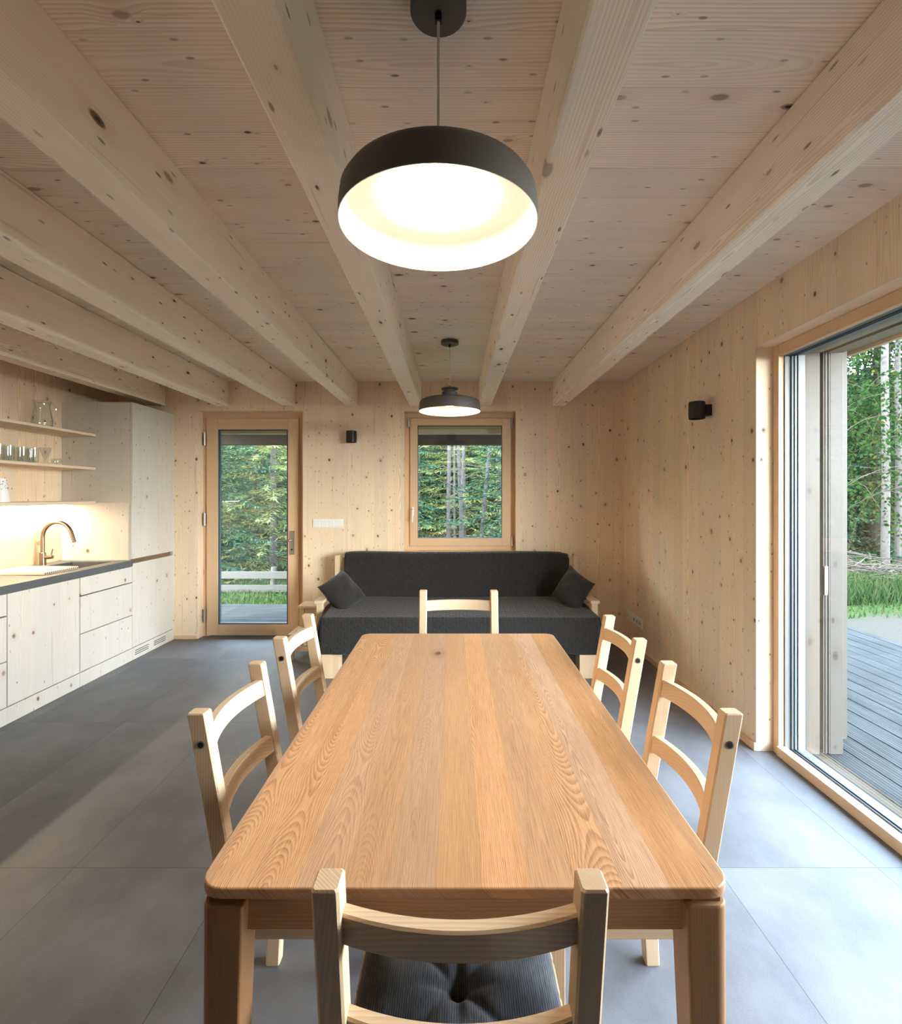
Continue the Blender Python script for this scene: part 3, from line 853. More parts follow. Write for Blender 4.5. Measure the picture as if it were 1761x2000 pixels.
MB().ngon_prism(rrect(TX0, TX1, TY0, TY1, 0.042), 0.7305, 0.75, 0.0035).build('tabletop', M_oakY, r, True, angle=50)
MB().box(TX0 + 0.07, TX1 - 0.07, TY0 + 0.030, TY0 + 0.052, 0.655, 0.729, 0.002).build('apron', M_oakX, r, True)
MB().box(TX0 + 0.07, TX1 - 0.07, TY1 - 0.052, TY1 - 0.030, 0.655, 0.729, 0.002).build('apron', M_oakX, r, True)
MB().box(TX0 + 0.026, TX0 + 0.048, TY0 + 0.07, TY1 - 0.07, 0.655, 0.729, 0.002).build('apron', M_oakY, r, True)
MB().box(TX1 - 0.048, TX1 - 0.026, TY0 + 0.07, TY1 - 0.07, 0.655, 0.729, 0.002).build('apron', M_oakY, r, True)
for sx_ in (-1, 1):
    for sy_ in (-1, 1):
        ox = TX0 + 0.004 if sx_ < 0 else TX1 - 0.004
        oy = TY0 + 0.006 if sy_ < 0 else TY1 - 0.006
        rings = []
        for z, wd, rad in ((0.0, 0.048, 0.006), (0.004, 0.050, 0.012), (0.655, 0.072, 0.018), (0.709, 0.074, 0.018), (0.714, 0.070, 0.016)):
            ins = 0.0 if z < 0.712 else 0.003
            xa, xb = (ox + ins, ox + wd) if sx_ < 0 else (ox - wd, ox - ins)
            ya, yb = (oy + ins, oy + wd * 0.92) if sy_ < 0 else (oy - wd * 0.92, oy - ins)
            rings.append([(p[0], p[1], z) for p in rrect4(xa, xb, ya, yb, [rad * 1.3 if (cx_ == sx_ and cy_ == sy_) else 0.005 for cx_, cy_ in ((1, 1), (-1, 1), (-1, -1), (1, -1))])])
        b = MB().loops(rings)
        xa, xb = (ox + 0.012, ox + 0.06) if sx_ < 0 else (ox - 0.06, ox - 0.012)
        ya, yb = (oy + 0.012, oy + 0.055) if sy_ < 0 else (oy - 0.055, oy - 0.012)
        b.box(xa, xb, ya, yb, 0.710, 0.7315)
        b.build('leg', M_oakZ, r, True, angle=50)

# ------------------------------------------------------------------ chairs (face +y, origin under the back legs)
CW = 0.38


def chair(label, loc, rz, scale=None):
    r = thing('dining_chair', loc, rz, label, 'chair', 'pine ladder-back dining chairs')
    for sgn in (-1, 1):
        xc = sgn * (CW / 2 - 0.018)

        def ring(z, yc, hw=0.018, hd=0.021, c=0.0035):
            return [(xc - hw + c, yc - hd, z), (xc + hw - c, yc - hd, z), (xc + hw, yc - hd + c, z), (xc + hw, yc + hd - c, z),
                    (xc + hw - c, yc + hd, z), (xc - hw + c, yc + hd, z), (xc - hw, yc + hd - c, z), (xc - hw, yc - hd + c, z)]
        rings = [ring(0.0, -0.027, 0.0165, 0.0195), ring(0.003, -0.027), ring(0.34, -0.010), ring(0.44, -0.006), ring(0.52, -0.013), ring(0.70, -0.044), ring(0.897, -0.0785), ring(0.900, -0.079, 0.0155, 0.0185)]
        leg = MB().loops(rings).build('back_post', M_pineZ, r)
        bolt = MB()
        bx = xc + sgn * 0.018
        bolt.cyl((bx - 0.001 if sgn > 0 else bx - 0.0015, -0.0665, 0.829), 0.0065, 0.0025, 16, 'x')
        bolt.build('bolt', M_black, leg)
        MB().cyl((bx - 0.0005 if sgn > 0 else bx - 0.0010, -0.0665, 0.829), 0.0092, 0.0015, 20, 'x').build('bolt_washer', M_steel, leg)
        b = MB().box(sgn * CW / 2 - (0.036 if sgn > 0 else 0), sgn * CW / 2 + (0.036 if sgn < 0 else 0), 0.310, 0.350, 0.0, 0.438, 0.003)
        b.build('front_leg', M_pineZ, r)
        MB().box(xc - 0.011, xc + 0.011, 0.016, 0.312, 0.376, 0.438, 0.002).build('side_rail', M_pineY, r)
    for name, yy in (('seat_rail', 0.319), ('seat_rail', -0.016)):
        MB().box(-CW / 2 + 0.035, CW / 2 - 0.035, yy, yy + 0.020, 0.376, 0.438, 0.002).build(name, M_pineX, r)
    b = MB()
    for k in range(5):
        y0 = 0.0 + k * 0.072
        b.box(-CW / 2 + 0.0375 if k == 0 else -CW / 2 - 0.004, CW / 2 - 0.0375 if k == 0 else CW / 2 + 0.004, y0 + 0.004 if k else 0.020, y0 + 0.068, 0.4385, 0.456, 0.003)
    b.build('seat', M_pineX, r)
    for z0, z1 in ((0.8045, 0.852), (0.639, 0.687)):
        zc = (z0 + z1) / 2
        ybase = -0.013 - (zc - 0.52) * (0.066 / 0.38)
        n = 18; hw = CW / 2 - 0.034
        rings = []
        for i in range(n + 1):
            u = -1 + 2 * i / n
            yc = ybase - 0.028 * (1 - u * u) + 0.004
            th = 0.0115; c = 0.003; tilt = 0.14 * 0.5 * (z1 - z0)
            x = u * hw
            rings.append([(x, yc - th + c + tilt, z0), (x, yc + th - c + tilt, z0), (x, yc + th + tilt, z0 + c), (x, yc + th - tilt, z1 - c),
                          (x, yc + th - c - tilt, z1), (x, yc - th + c - tilt, z1), (x, yc - th - tilt, z1 - c), (x, yc - th + tilt, z0 + c)])
        MB().loops(rings).build('back_slat', M_pineX, r, angle=40)
    if scale: r.scale = (scale,) * 3
    return r


c0 = chair('pine ladder-back chair at the near end of the table, dark cushion on its seat', (0.008, 0.738, 0), 0)
dup(c0, (-0.514, 1.347, 0), -PI / 2, 'pine ladder-back chair on the kitchen side, nearer the viewer')
dup(c0, (-0.539, 1.963, 0), -PI / 2, 'pine ladder-back chair on the kitchen side, nearer the sofa')
dup(c0, (0.566, 1.347, 0), PI / 2, 'pine ladder-back chair on the glazing side, nearer the viewer')
dup(c0, (0.572, 1.94, 0), PI / 2, 'pine ladder-back chair on the glazing side, nearer the sofa')
dup(c0, (0.024, 2.45, 0), PI, 'pine ladder-back chair at the far end of the table, in front of the sofa', scale=1.03)

# tufted cushion on the near chair
tufts = [(0.0, 0.0), (-0.095, -0.09), (0.095, -0.09), (-0.095, 0.09), (0.095, 0.09)]


def cush(sign):
    def fn(u, v):
        x = (u - 0.5) * 2; y = (v - 0.5) * 2
        px, py = 0.185 * x, 0.165 * y
        e = max(0.0, (1 - abs(x) ** 5)) ** 0.5 * max(0.0, (1 - abs(y) ** 5)) ** 0.5
        h = 0.034 * e
        if sign > 0:
            for tx, ty in tufts:
                dd = math.hypot(px - tx, py - ty)
                h -= 0.020 * e * math.exp(-(dd / 0.016) ** 2) + 0.012 * e * math.exp(-(dd / 0.055) ** 2)
            # creases between tufts
            h -= 0.006 * e * math.exp(-(px / 0.010) ** 2) * math.exp(-(py / 0.06) ** 2)
            h -= 0.005 * e * math.exp(-(py / 0.010) ** 2) * math.exp(-(px / 0.06) ** 2)
            for tx, ty in tufts[1:]:
                along = (px * tx + py * ty) / math.hypot(tx, ty); off = (px * ty - py * tx) / math.hypot(tx, ty)
                if along > 0: h -= 0.004 * e * math.exp(-(off / 0.009) ** 2)
            return (px, py, 0.024 + h)
        return (px, py, 0.024 - 0.022 * e)
    return fn


b = MB(); b.grid(cush(1), 90, 90).grid(cush(-1), 24, 24)
o = b.build('seat_cushion', M_seat, angle=80); o.location = (0.008, 0.922, 0.4565)
tag(o, 'blue-grey tufted seat cushion on the nearest chair', 'cushion')

# ------------------------------------------------------------------ sofa
r = thing('sofa', (0.04, 4.3, 0), 0, 'wooden sofa bed under a charcoal quilted cover against the back wall', 'sofa')


def ss_(t):
    t = max(0.0, min(1.0, t)); return t * t * (3 - 2 * t)


def seat_fn(u, v):
    # u across, v from the back edge forward and down the front
    x = -1.03 + 2.15 * u
    wob = 0.006 * math.sin(u * 23) + 0.004 * math.sin(u * 51 + 1)
    if v < 0.70:
        y = 4.72 - (4.72 - 3.90) * (v / 0.70); z = 0.468 + 0.010 * math.sin(PI * v / 0.70) + 0.004 * math.sin(9 * u + 5 * v)
    elif v < 0.80:
        a = (v - 0.70) / 0.10 * PI / 2
        y = 3.90 - 0.035 * math.sin(a); z = 0.468 - 0.035 * (1 - math.cos(a))
    else:
        f = (v - 0.80) / 0.20
        y = 3.865 - 0.015 * f + wob * f * 1.5; z = 0.433 - 0.245 * f
    return (x, y, z)


def side_fn(sgn):
    def fn(u, v):
        # flap hanging at the open front corner of the seat
        y = 3.865 + 0.26 * u
        x0 = -1.03 if sgn < 0 else 1.12
        drop = (0.468 - 0.188) * (1 - 0.75 * u) * v
        z = 0.466 - 0.03 * (1 - u) * 0 - drop
        flare = 0.032 * math.sin(min(1.0, v * 1.4) * PI / 2) * (1 - 0.5 * u)
        return (x0 + sgn * flare, y - 0.012 * v * (1 - u), z)
    return fn


b = MB(); b.grid(seat_fn, 90, 60).grid(side_fn(-1), 12, 14).grid(side_fn(1), 12, 14)
o = b.build('seat_cover', M_quilt, r, True, angle=80)
sd = o.modifiers.new('thick', 'SOLIDIFY'); sd.thickness = 0.012; sd.offset = -1


def back_fn(u, v):
    x = -1.02 + 2.09 * u
    # profile over the padded back: front face up, rounded top, down behind
    pr = [(4.665, 0.46), (4.672, 0.60), (4.690, 0.75), (4.702, 0.835), (4.718, 0.864), (4.745, 0.875), (4.80, 0.874), (4.84, 0.862), (4.855, 0.80), (4.86, 0.55)]
    f = v * (len(pr) - 1); i = min(int(f), len(pr) - 2); t = f - i
    y = pr[i][0] * (1 - t) + pr[i + 1][0] * t; z = pr[i][1] * (1 - t) + pr[i + 1][1] * t
    e = min(u, 1 - u)
    y += 0.006 * math.sin(u * 14 + 3 * v)
    z -= 0.010 * math.exp(-e / 0.02) if z > 0.8 else 0
    if u > 0.97 and z > 0.84: z -= 0.006
    z += 0.004 * math.sin(u * 9 + 1)
    return (x, y, z)


b = MB(); b.grid(back_fn, 100, 40)
o = b.build('backrest_cover', M_quilt, r, True, angle=80)
sd = o.modifiers.new('thick', 'SOLIDIFY'); sd.thickness = 0.03; sd.offset = -1
MB().box(-1.00, 1.09, 3.90, 4.65, 0.30, 0.445, 0.02).build('mattress', M_cush, r, True)
MB().box(-0.99, 1.04, 4.705, 4.84, 0.30, 0.835, 0.03).build('back_pad', M_cush, r, True)
for x0 in (-1.014, 0.965):
    MB().box(x0, x0 + 0.13, 3.868, 4.0, 0.0, 0.29, 0.003).build('leg', M_pineZ, r, True)
    MB().box(x0, x0 + 0.13, 4.60, 4.72, 0.0, 0.29, 0.003).build('leg', M_pineZ, r, True)
MB().box(-0.88, 0.96, 3.93, 3.955, 0.20, 0.298, 0.003).build('front_rail', M_pineX, r, True)
for (xa, xb) in ((-1.118, -1.070), (1.122, 1.172)):
    MB().box(xa, xb, 4.10, 4.155, 0.0, 0.525, 0.003).build('arm_post', M_pineZ, r, True)
    MB().box(xa, xb, 4.74, 4.80, 0.0, 0.84, 0.003).build('back_post', M_pineZ, r, True)
    MB().box(xa - 0.012, xb + 0.012, 4.085, 4.735, 0.526, 0.552, 0.004).build('armrest', M_pineY, r, True)
    MB().box(xa + 0.01, xb - 0.01, 4.157, 4.738, 0.40, 0.47, 0.003).build('arm_rail', M_pineY, r, True)
MB().box(-1.068, -1.03, 4.745, 4.785, 0.62, 0.82, 0.003).build('back_stub', M_pineZ, r, True)
MB().box(1.085, 1.12, 4.745, 4.785, 0.62, 0.82, 0.003).build('back_stub', M_pineZ, r, True)


def pillow(name, A, B, c, label, thick=0.075):
    A = Vector(A); B = Vector(B)
    N = A.cross(B).normalized()
    la, lb = A.length, B.length

    def f(sign):
        def fn(u, v):
            x = 2 * u - 1; y = 2 * v - 1
            k = 1 - 0.10 * (1 - abs(x) ** 2) * (abs(y) ** 3)
            k2 = 1 - 0.10 * (1 - abs(y) ** 2) * (abs(x) ** 3)
            h = (max(0, 1 - x * x) ** 0.55) * (max(0, 1 - y * y) ** 0.55) * thick
            h *= 1 + 0.10 * math.sin(5 * x + 2 * y) * math.cos(4 * y)
            p = A * (x * k2 / 2) + B * (y * k / 2) + N * (h * sign)
            return p
        return fn
    b_ = MB(); b_.grid(f(1), 36, 36).grid(f(-1), 36, 36)
    bmesh.ops.remove_doubles(b_.bm, verts=b_.bm.verts, dist=0.0006)
    o_ = b_.build(name, M_cush, angle=100); o_.location = c
    return tag(o_, label, 'cushion', 'scatter cushions on the sofa')


pillow('scatter_cushion', (0.235, -0.10, -0.225), (0.15, 0.26, 0.11), (-0.945, 4.28, 0.585), 'charcoal scatter cushion leaning at the left armrest', 0.10)
pillow('scatter_cushion', (-0.19, -0.10, -0.25), (0.16, -0.22, -0.135), (1.02, 4.32, 0.60), 'charcoal scatter cushion leaning at the right armrest', 0.10)

# step stool tucked beside the sofa
r = thing('step_stool', (-1.32, 4.5, 0), 0, 'low pine two-step stool between the back door and the sofa', 'stool')
MB().box(-1.415, -1.16, 4.56, 4.78, 0.385, 0.405, 0.003).build('top_tread', M_pineX, r, True)
MB().box(-1.415, -1.16, 4.30, 4.58, 0.20, 0.22, 0.003).build('lower_tread', M_pineX, r, True)
for xa in (-1.405, -1.205):
    MB().box(xa, xa + 0.045, 4.58, 4.62, 0.221, 0.384, 0.002).build('upper_post', M_pineZ, r, True)
    MB().box(xa, xa + 0.035, 4.31, 4.345, 0, 0.199, 0.002).build('leg', M_pineZ, r, True)
    MB().box(xa, xa + 0.045, 4.72, 4.765, 0, 0.384, 0.002).build('leg', M_pineZ, r, True)
    MB().box(xa + 0.005, xa + 0.03, 4.346, 4.719, 0.06, 0.10, 0.002).build('side_rail', M_pineY, r, True)
MB().box(-1.359, -1.206, 4.585, 4.605, 0.31, 0.384, 0.002).build('tread_rail', M_pineX, r, True)
MB().box(-1.369, -1.206, 4.318, 4.338, 0.07, 0.11, 0.002).build('foot_rail', M_pineX, r, True)

# ------------------------------------------------------------------ lamps
M_glow = glow('lamp_warm', (1.0, 0.80, 0.57, 1), LAMP)


def pendant(loc, label):
    r = thing('pendant_lamp', loc, 0, label, 'lamp', 'round pendant lamps')
    out = [(0.2225, 0.0), (0.2215, 0.035), (0.218, 0.062), (0.208, 0.078), (0.190, 0.086), (0.13, 0.095), (0.062, 0.103)]
    inn = [(0.056, 0.098), (0.13, 0.090), (0.188, 0.081), (0.204, 0.075), (0.2145, 0.060), (0.219, 0.034), (0.2205, 0.0)]
    MB().lathe(out + [(0.058, 0.104), (0.0, 0.104)], n=72).build('shade', M_anth, r, angle=60)
    s_ = MB().lathe([(0.2225, 0.0), (0.2210, -0.0004), (0.2195, 0.001), (0.2185, 0.034), (0.214, 0.057), (0.204, 0.066), (0.0, 0.066)], n=72).build('shade_lining', M_inner, r, angle=60)
    s_['label'] = 'white inside of the shade'
    b_ = MB().lathe([(0.057, 0.104), (0.057, 0.136), (0.053, 0.140), (0.036, 0.140), (0.036, 0.158), (0.060, 0.160), (0.062, 0.164), (0.060, 0.168), (0.01, 0.170), (0.008, 0.185), (0.0, 0.185)], n=40)
    b_.build('neck', M_anth, r)
    MB().lathe([(0.0, 0.058), (0.115, 0.058), (0.119, 0.061), (0.119, 0.0655), (0.0, 0.0655)], n=40).build('led_disc', M_glow, r)
    top = ZC - loc[2]
    MB().tube([(0, 0, 0.18), (0, 0, top - 0.035)], 0.0032, 10).build('cable', M_cable, r)
    MB().lathe([(0.0, top - 0.030), (0.060, top - 0.030), (0.0635, top - 0.027), (0.0635, top - 0.0005), (0.0, top - 0.0005)], n=48).build('ceiling_rose', M_anth, r)
    MB().cyl((0, 0, top - 0.05), 0.008, 0.02, 16).build('cord_grip', M_black, r)
    return r


p0 = pendant((-0.035, 1.142, 2.008), 'large round anthracite pendant lamp hanging over the dining table')
dup(p0, (-0.030, 3.65, 2.012), 0, 'farther round pendant lamp hanging in front of the back window')


def sconce(label, loc, rz):
    r = thing('wall_lamp', loc, rz, label, 'lamp', 'black cylinder wall lamps')
    # wall is at local y=0, lamp stands off towards -y
    b_ = MB(); b_.lathe([(0.048, -0.055), (0.050, -0.053), (0.050, 0.053), (0.048, 0.055), (0.044, 0.055), (0.043, 0.03), (0.0, 0.03)], (0, -0.085, 0), 40)
    b_.lathe([(0.0, -0.03), (0.043, -0.03), (0.044, -0.055), (0.048, -0.055)], (0, -0.085, 0), 40)
    b_.build('lamp_cylinder', M_black, r)
    MB().box(-0.03, 0.03, -0.042, -0.0005, -0.035, 0.035, 0.003).build('wall_bracket', M_black, r)
    return r


s0 = sconce('black cylinder wall lamp on the back wall beside the door', (-0.985, YB, 1.972), 0)
dup(s0, (XR, 3.27, 1.955), -PI / 2, 'black cylinder wall lamp on the right wall near the glazing')

# switches and sockets
r = thing('light_switch', (-1.23, YB, 1.134), 0, 'white four-gang switch plate on the back wall by the door', 'switch')
MB().box(-0.147, 0.147, -0.010, -0.0005, -0.041, 0.041, 0.002).build('plate', M_white, r)
for k in range(4):
    MB().box(-0.136 + k * 0.071, -0.136 + k * 0.071 + 0.057, -0.0145, -0.010, -0.029, 0.029, 0.0015).build('rocker', M_white, r)
r = thing('wall_socket', (XR, 4.615, 0.272), 0, 'white five-gang socket plate low on the right wall', 'socket')
MB().box(-0.010, -0.0005, -0.19, 0.19, -0.041, 0.041, 0.002).build('plate', M_white, r)
for k in range(5):
    yc = -0.142 + k * 0.071
    so_ = MB(); so_.cyl((-0.0125, yc, 0), 0.021, 0.003, 20, 'x')
    q = so_.build('socket_well', M_cable if k < 3 else M_white, r)
    MB().cyl((-0.0135, yc, 0), 0.006, 0.0015, 10, 'x').build('pin_hole', M_black, q)

# ------------------------------------------------------------------ outside: deck, ground, fence, trees
def ground_z(x, y):
    hill = max(0.0, y - 19.0)
    return -0.36 + 0.25 * ss_((x - 0.5) / 2.5) + 0.03 * math.sin(x * 1.3 + y * 0.7) + min(9.0, 0.75 * hill)


b = MB()
b.grid(lambda u, v: (-45 + 90 * u, -40 + 90 * v, ground_z(-45 + 90 * u, -40 + 90 * v)), 90, 90)
# keep the ground clear of the house footprint
dead = [f for f in b.bm.faces if -4.6 < f.calc_center_median().x < 3.4 and -4.2 < f.calc_center_median().y < 6.2]
bmesh.ops.delete(b.bm, geom=dead, context='FACES')
o = b.build('ground', M_ground); o['kind'] = 'structure'
# terrace boards: one object per terrace run, boards inside it
def boards_x(x0, x1, y0, y1, w_=0.145):
    b_ = MB(); x = x0
    while x < x1 - 0.01:
        b_.box(x + 0.003, min(x + w_ - 0.003, x1), y0, y1, -0.045, -0.02, 0.002, 1); x += w_
    return b_


o = boards_x(1.895, 4.3, -4.9, 6.6).build('deck', M_deck); tag(o, 'grey weathered ribbed terrace decking outside the tall glazing', 'decking')
b = MB(); y = 5.33
while y < 6.58:
    b.box(-4.5, 1.9, y + 0.003, y + 0.142, -0.045, -0.02, 0.002, 1); y += 0.145
M_deck2 = M_deck.copy(); M_deck2.name = 'weathered_decking_cross'
t2 = M_deck2.node_tree
for n_ in t2.nodes:
    if n_.type == 'SEPXYZ':
        xs = [l.to_socket for l in n_.outputs[0].links]; ys = [l.to_socket for l in n_.outputs[1].links]
        for s_ in xs: t2.links.new(n_.outputs[1], s_)
        for s_ in ys: t2.links.new(n_.outputs[0], s_)
        break
o = b.build('deck', M_deck2); tag(o, 'grey weathered decking strip outside the glazed back door', 'decking')
struct(MB().box(-4.5, 1.9, 5.33, 6.6, -0.30, -0.06).build('trim_16', M_dark))
struct(MB().box(1.92, 4.3, -4.9, 6.6, -0.20, -0.06).build('trim_17', M_dark))

# fence seen through the back door
M_fence = wood('grey_fence', 'x', lin(54, 53, 51), lin(40, 38, 34), lin(26, 24, 21), plank=0.3, tint=0.05, seam=0.0)
r = thing('rail_fence', (-3.6, 9.0, ground_z(-3.6, 9)), 0, 'low grey timber rail fence at the edge of the garden', 'fence')
gz = ground_z(-3.6, 9)
for i, x in enumerate((-7.4, -5.6, -3.25, -1.3, 0.8)):
    MB().tube([(x, 9.06, gz - 0.1), (x + 0.02, 9.06, gz + 0.46)], [0.06, 0.05], 10).build('fence_post', M_fence, r, True)
for z in (gz + 0.26, gz + 0.02):
    MB().box(-8.2, 1.6, 8.96, 9.0, z, z + 0.13, 0.006).build('fence_rail', M_fence, r, True)


def frame_at(d):
    d = d.normalized(); a = d.cross(Vector((0, 0, 1)))
    if a.length < 1e-3: a = Vector((1, 0, 0))
    a.normalize(); return d, a, a.cross(d)


def spruce_mesh(seed, H=6.5, R=1.7, dens=1.0, start=0.10):
    rg_ = random.Random(seed); V = []; Fc = []
    z = start * H
    while z < H * 0.97:
        L0 = R * (1 - z / H) ** 0.75 + 0.12
        nb_ = int(rg_.randint(7, 9) * dens)
        for k in range(nb_):
            az = 2 * PI * (k + rg_.random()) / nb_
            L = L0 * rg_.uniform(0.75, 1.1)
            tilt = rg_.uniform(-0.30, 0.05)
            n = max(4, int(L / 0.11))
            for i in range(n):
                t = (i + 1) / n
                if t < 0.12: continue
                p = Vector((math.cos(az) * L * t, math.sin(az) * L * t, z + tilt * L * t - 0.16 * L * t * t + 0.10 * L * t ** 4))
                for side in (-1, 1, 0):
                    a2 = az + side * rg_.uniform(0.6, 1.1)
                    tl = 0.10 + 0.30 * L * (1 - t) * 0.55 if side else 0.12
                    d = Vector((math.cos(a2), math.sin(a2), rg_.uniform(-0.55, 0.1))).normalized()
                    m = max(1, int(tl / 0.055))
                    for q in range(m):
                        c = p + d * (0.055 * q)
                        dd, a, u_ = frame_at(d + Vector((rg_.uniform(-.2, .2), rg_.uniform(-.2, .2), rg_.uniform(-.25, .15))))
                        ro = rg_.uniform(-0.8, 0.8); s2 = a * math.cos(ro) + u_ * math.sin(ro)
                        ln = rg_.uniform(0.07, 0.12); wd = rg_.uniform(0.008, 0.017)
                        b0 = len(V)
                        V += [c - s2 * wd * 0.6, c + dd * ln * 0.5 - s2 * wd, c + dd * ln, c + dd * ln * 0.5 + s2 * wd, c + s2 * wd * 0.6]
                        Fc.append((b0, b0 + 1, b0 + 2, b0 + 3, b0 + 4))
        z += rg_.uniform(0.20, 0.30) / dens
    return V, Fc


def tree(name, V, Fc, leaf, H, rt, bark, loc, label, group, bend=0.0, trunk_to=0.97):
    r_ = thing(name, loc, 0, label, 'tree', group)
    raw('foliage', V, Fc, leaf, r_)
    pts = [(bend * math.sin(k / 8 * PI) * 0.6, 0.5 * bend * (k / 8) ** 2, H * trunk_to * k / 8 - (0.3 if k == 0 else 0)) for k in range(9)]
    MB().tube(pts, [rt * (1 - 0.8 * k / 8) for k in range(9)], 10).build('trunk', bark, r_)
    return r_


def leafy_mesh(seed, H=6.0, R=1.7, n_br=70, low=0.25, leaf=0.05, droop=0.6, per=60):
    rg_ = random.Random(seed); V = []; Fc = []; br = []
    for i in range(n_br):
        z = H * (low + (1 - low) * rg_.random() ** 0.9)
        az = rg_.uniform(0, 2 * PI); L = R * rg_.uniform(0.45, 1.0) * (1.1 - 0.6 * z / H)
        p = Vector((0, 0, z)); d = Vector((math.cos(az), math.sin(az), rg_.uniform(0.1, 0.7))).normalized()
        pl_ = [p.copy()]
        st = L / 7
        for k in range(9):
            d = (d + Vector((rg_.uniform(-.18, .18), rg_.uniform(-.18, .18), -droop * 0.22))).normalized()
            p = p + d * st; pl_.append(p.copy())
        br.append(pl_)
        for k in range(per):
            f = rg_.uniform(1.2, 8.99); a = int(f); c = pl_[a].lerp(pl_[a + 1], f - a)
            c = c + Vector((rg_.gauss(0, .09), rg_.gauss(0, .09), rg_.gauss(-0.05, .09)))
            dd, aa, uu = frame_at(Vector((rg_.uniform(-1, 1), rg_.uniform(-1, 1), rg_.uniform(-1.2, 0.2))))
            ro = rg_.uniform(0, PI); s2 = aa * math.cos(ro) + uu * math.sin(ro)
            ln = leaf * rg_.uniform(0.7, 1.2); b0 = len(V)
            V += [c, c + dd * ln * 0.4 + s2 * ln * 0.38, c + dd * ln, c + dd * ln * 0.4 - s2 * ln * 0.38]
            Fc.append((b0, b0 + 1, b0 + 2, b0 + 3))
    return V, Fc, br


def gpos(x, y): return (x, y, ground_z(x, y))


VA, FA = spruce_mesh(1, 6.5, 1.9, 1.15, 0.03)
VB, FB = spruce_mesh(2, 7.0, 2.0, 1.0, 0.05)
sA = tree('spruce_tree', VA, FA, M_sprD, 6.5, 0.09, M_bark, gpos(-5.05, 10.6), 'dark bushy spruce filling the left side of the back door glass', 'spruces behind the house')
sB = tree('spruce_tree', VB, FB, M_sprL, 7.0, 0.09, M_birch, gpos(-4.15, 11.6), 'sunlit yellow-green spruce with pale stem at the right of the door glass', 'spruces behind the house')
GL = 'spruce in the dense forest background behind the house'
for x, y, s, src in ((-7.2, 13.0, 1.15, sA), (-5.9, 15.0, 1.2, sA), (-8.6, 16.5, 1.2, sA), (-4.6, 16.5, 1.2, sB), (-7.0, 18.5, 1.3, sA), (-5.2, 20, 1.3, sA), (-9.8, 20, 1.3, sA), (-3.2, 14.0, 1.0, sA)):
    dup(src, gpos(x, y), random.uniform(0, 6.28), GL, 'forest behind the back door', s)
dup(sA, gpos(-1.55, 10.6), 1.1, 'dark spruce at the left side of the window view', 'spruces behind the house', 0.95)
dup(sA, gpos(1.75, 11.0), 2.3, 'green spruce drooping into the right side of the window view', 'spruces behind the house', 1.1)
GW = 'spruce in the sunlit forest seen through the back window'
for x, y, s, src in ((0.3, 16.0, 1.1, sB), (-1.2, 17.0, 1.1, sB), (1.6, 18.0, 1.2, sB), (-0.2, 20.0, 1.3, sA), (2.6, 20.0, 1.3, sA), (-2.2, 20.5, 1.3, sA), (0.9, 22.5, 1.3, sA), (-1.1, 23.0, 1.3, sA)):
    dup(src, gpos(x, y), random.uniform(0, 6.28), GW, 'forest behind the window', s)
# bare birch trunks in the window view
for i, (px, yy, rt, bend, lab) in enumerate(((874, 12.0, 0.052, 0.03, 'straight white birch trunk in the middle of the window view'),
                                            (904, 13.0, 0.055, -0.10, 'grey-white birch trunk right of the middle of the window view'),
                                            (896, 14.5, 0.04, 0.10, 'thin pale birch trunk behind the two main ones'),
                                            (931, 11.5, 0.05, 0.25, 'leaning grey trunk at the right of the window view'),
                                            (887, 15.0, 0.04, 0.0, 'thin warm-lit trunk deepest in the window view'))):
    x = (px - VX) / F * yy
    r = thing('birch_tree', gpos(x, yy), 0, lab, 'tree', 'bare trunks in the window view')
    pts = [(bend * (1.2 - (k / 5 - 1) ** 2) if False else bend * (k / 10) * 2.2, 0, -0.3 + 6.0 * k / 10) for k in range(11)]
    MB().tube(pts, [rt * (1 - 0.05 * k) for k in range(11)], 12).build('trunk', M_birch, r)
    b = MB(); rg = random.Random(50 + i)
    for k in range(10):
        z = rg.uniform(0.6, 4.0); az = rg.uniform(0, 2 * PI); p = Vector((bend * (z + 0.3) / 6 * 2.2, 0, z)); L = rg.uniform(0.4, 1.0); pp = [p]
        for q in range(5):
            p = p + Vector((math.cos(az) * L / 5 + rg.uniform(-.05, .05), math.sin(az) * L / 5, rg.uniform(-0.06, 0.10))); pp.append(p)
        b.tube(pp, [0.012, 0.010, 0.008, 0.006, 0.005, 0.003], 5)
    b.build('branches', M_twig, r)

# right hand side: birch by the terrace, forest behind
VC, FC, BR = leafy_mesh(7, 6.2, 2.0, 90, 0.20, 0.066, 1.0, 95)
sC = tree('birch_tree', VC, FC, M_birchL, 6.2, 0.06, M_birch, gpos(6.75, 7.3), 'leafy birch with hanging twigs nearest the terrace', 'birches beside the terrace', trunk_to=0.95)
b = MB()
for pl_ in BR:
    b.tube(pl_, [0.006 - 0.0005 * k for k in range(len(pl_))], 4)
b.build('branches', M_bark, sC)
dup(sC, gpos(9.3, 10.4), 1.3, 'birch standing farther back beyond the terrace', 'birches beside the terrace', 1.15)
dup(sC, gpos(8.2, 11.2), 3.1, 'birch standing behind the brushwood pile', 'birches beside the terrace', 1.2)
for px, yy, rt, lab in ((1727, 9.6, 0.075, 'thick white birch trunk seen through the terrace glazing'), (1752, 9.9, 0.06, 'second white birch trunk at the right edge of the terrace view')):
    x = (px - VX) / F * yy
    r = thing('birch_tree', gpos(x, yy), 0, lab, 'tree', 'birches beside the terrace')
    MB().tube([(0, 0, -0.3), (0.03, 0, 2), (0.0, 0, 4), (0.06, 0, 7)], [rt, rt * 0.9, rt * 0.8, rt * 0.4], 12).build('trunk', M_birch, r)
GR = 'dark spruce in the shady forest beyond the brushwood pile'
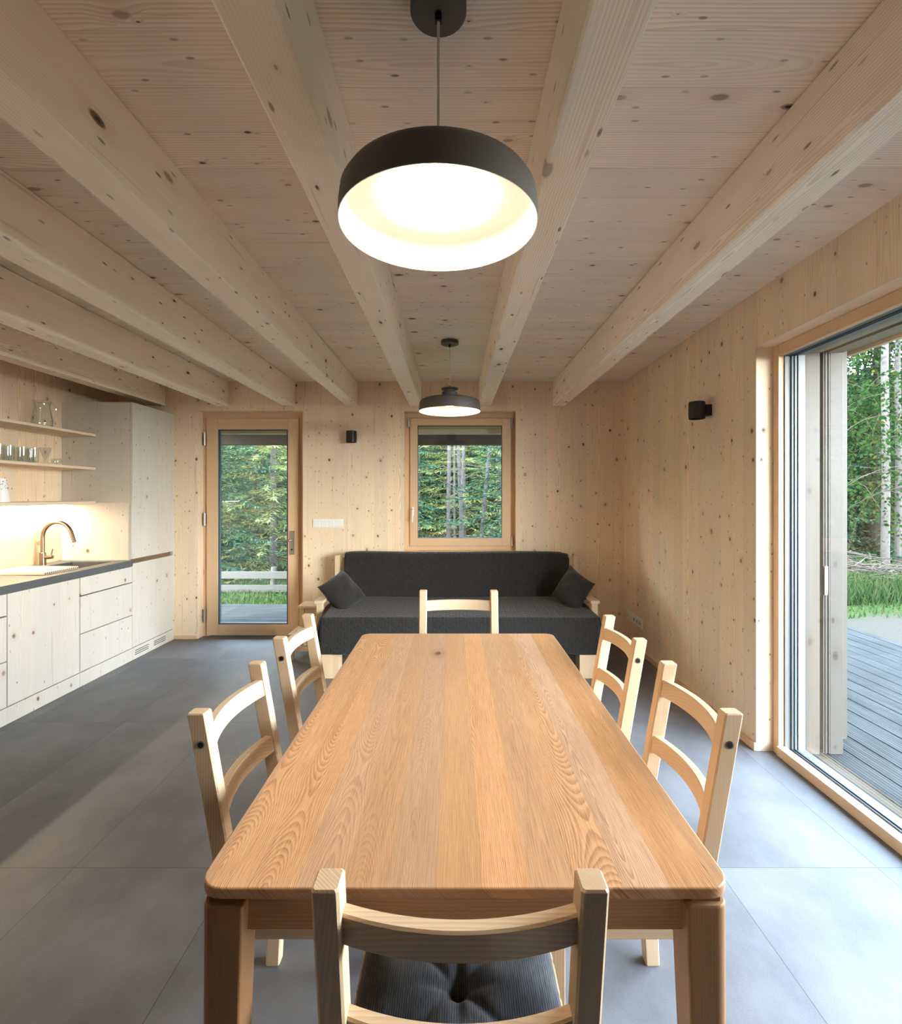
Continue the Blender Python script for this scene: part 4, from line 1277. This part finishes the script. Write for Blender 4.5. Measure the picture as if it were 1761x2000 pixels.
for x, y, s in ((9.0, 12.6, 1.1), (11.2, 13.0, 1.2), (10.0, 15.0, 1.25), (12.8, 15.2, 1.25), (8.0, 14.5, 1.2), (14.0, 17.5, 1.3), (11.5, 17.5, 1.3), (12.6, 12.6, 1.1), (15.5, 16.0, 1.3), (7.6, 11.6, 1.0), (9.7, 11.6, 1.1), (11.2, 11.2, 1.15)):
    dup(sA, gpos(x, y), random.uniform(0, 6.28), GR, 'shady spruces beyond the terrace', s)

# brushwood, grass and weeds
b = MB(); rg = random.Random(9)
for i in range(260):
    cx, cy = rg.gauss(7.3, 0.9), rg.gauss(8.9, 0.45); h = 0.5 * math.exp(-((cx - 6.8) / 1.3) ** 2 - ((cy - 8.9) / 0.7) ** 2)
    z = ground_z(cx, cy) + rg.uniform(0.02, 0.06 + h); a = rg.gauss(0.1, 0.7); L = rg.uniform(0.3, 1.1)
    d = Vector((math.cos(a), math.sin(a), rg.gauss(0.0, 0.16))); p = Vector((cx, cy, z)) - d * L / 2; pp = []
    for q in range(5): pp.append(p + d * L * q / 4 + Vector((rg.gauss(0, .02), rg.gauss(0, .02), rg.gauss(0, .02))))
    b.tube(pp, [0.012, 0.010, 0.009, 0.006, 0.004], 4)
o = b.build('brushwood', M_twig, smooth=False); tag(o, 'pile of dry cut branches at the forest edge', 'brushwood', kind='stuff')


def blades(name, regions, mat, label, seed):
    rg_ = random.Random(seed); V = []; Fc = []
    for n, xr, yr, hh in regions:
        for i in range(n):
            x, y_ = rg_.uniform(*xr), rg_.uniform(*yr); z = ground_z(x, y_); a = rg_.uniform(0, 2 * PI); h = hh * rg_.uniform(0.4, 1.2)
            c = Vector((x, y_, z - 0.01)); s2 = Vector((math.cos(a), math.sin(a), 0)) * 0.012; l = Vector((rg_.gauss(0, .35), rg_.gauss(0, .35), 1)) * h
            b0 = len(V); V += [c - s2, c + s2, c + l * 0.6 + s2 * 0.7, c + l]; Fc.append((b0, b0 + 1, b0 + 2, b0 + 3))
    o_ = raw(name, V, Fc, mat); tag(o_, label, 'grass', kind='stuff')


blades('grass', [(9000, (-6.5, -1.0), (6.9, 10.0), 0.10), (2500, (-1.5, 2.2), (7.0, 11.0), 0.18)], M_grassB, 'short garden grass between the back terrace and the rail fence', 3)
blades('weeds', [(6000, (5.0, 9.5), (7.0, 8.7), 0.26), (2500, (5.0, 10.5), (9.2, 11.0), 0.35), (500, (4.8, 8.0), (6.3, 7.0), 0.10)], M_grassB, 'tall green weeds in front of the brushwood pile', 5)
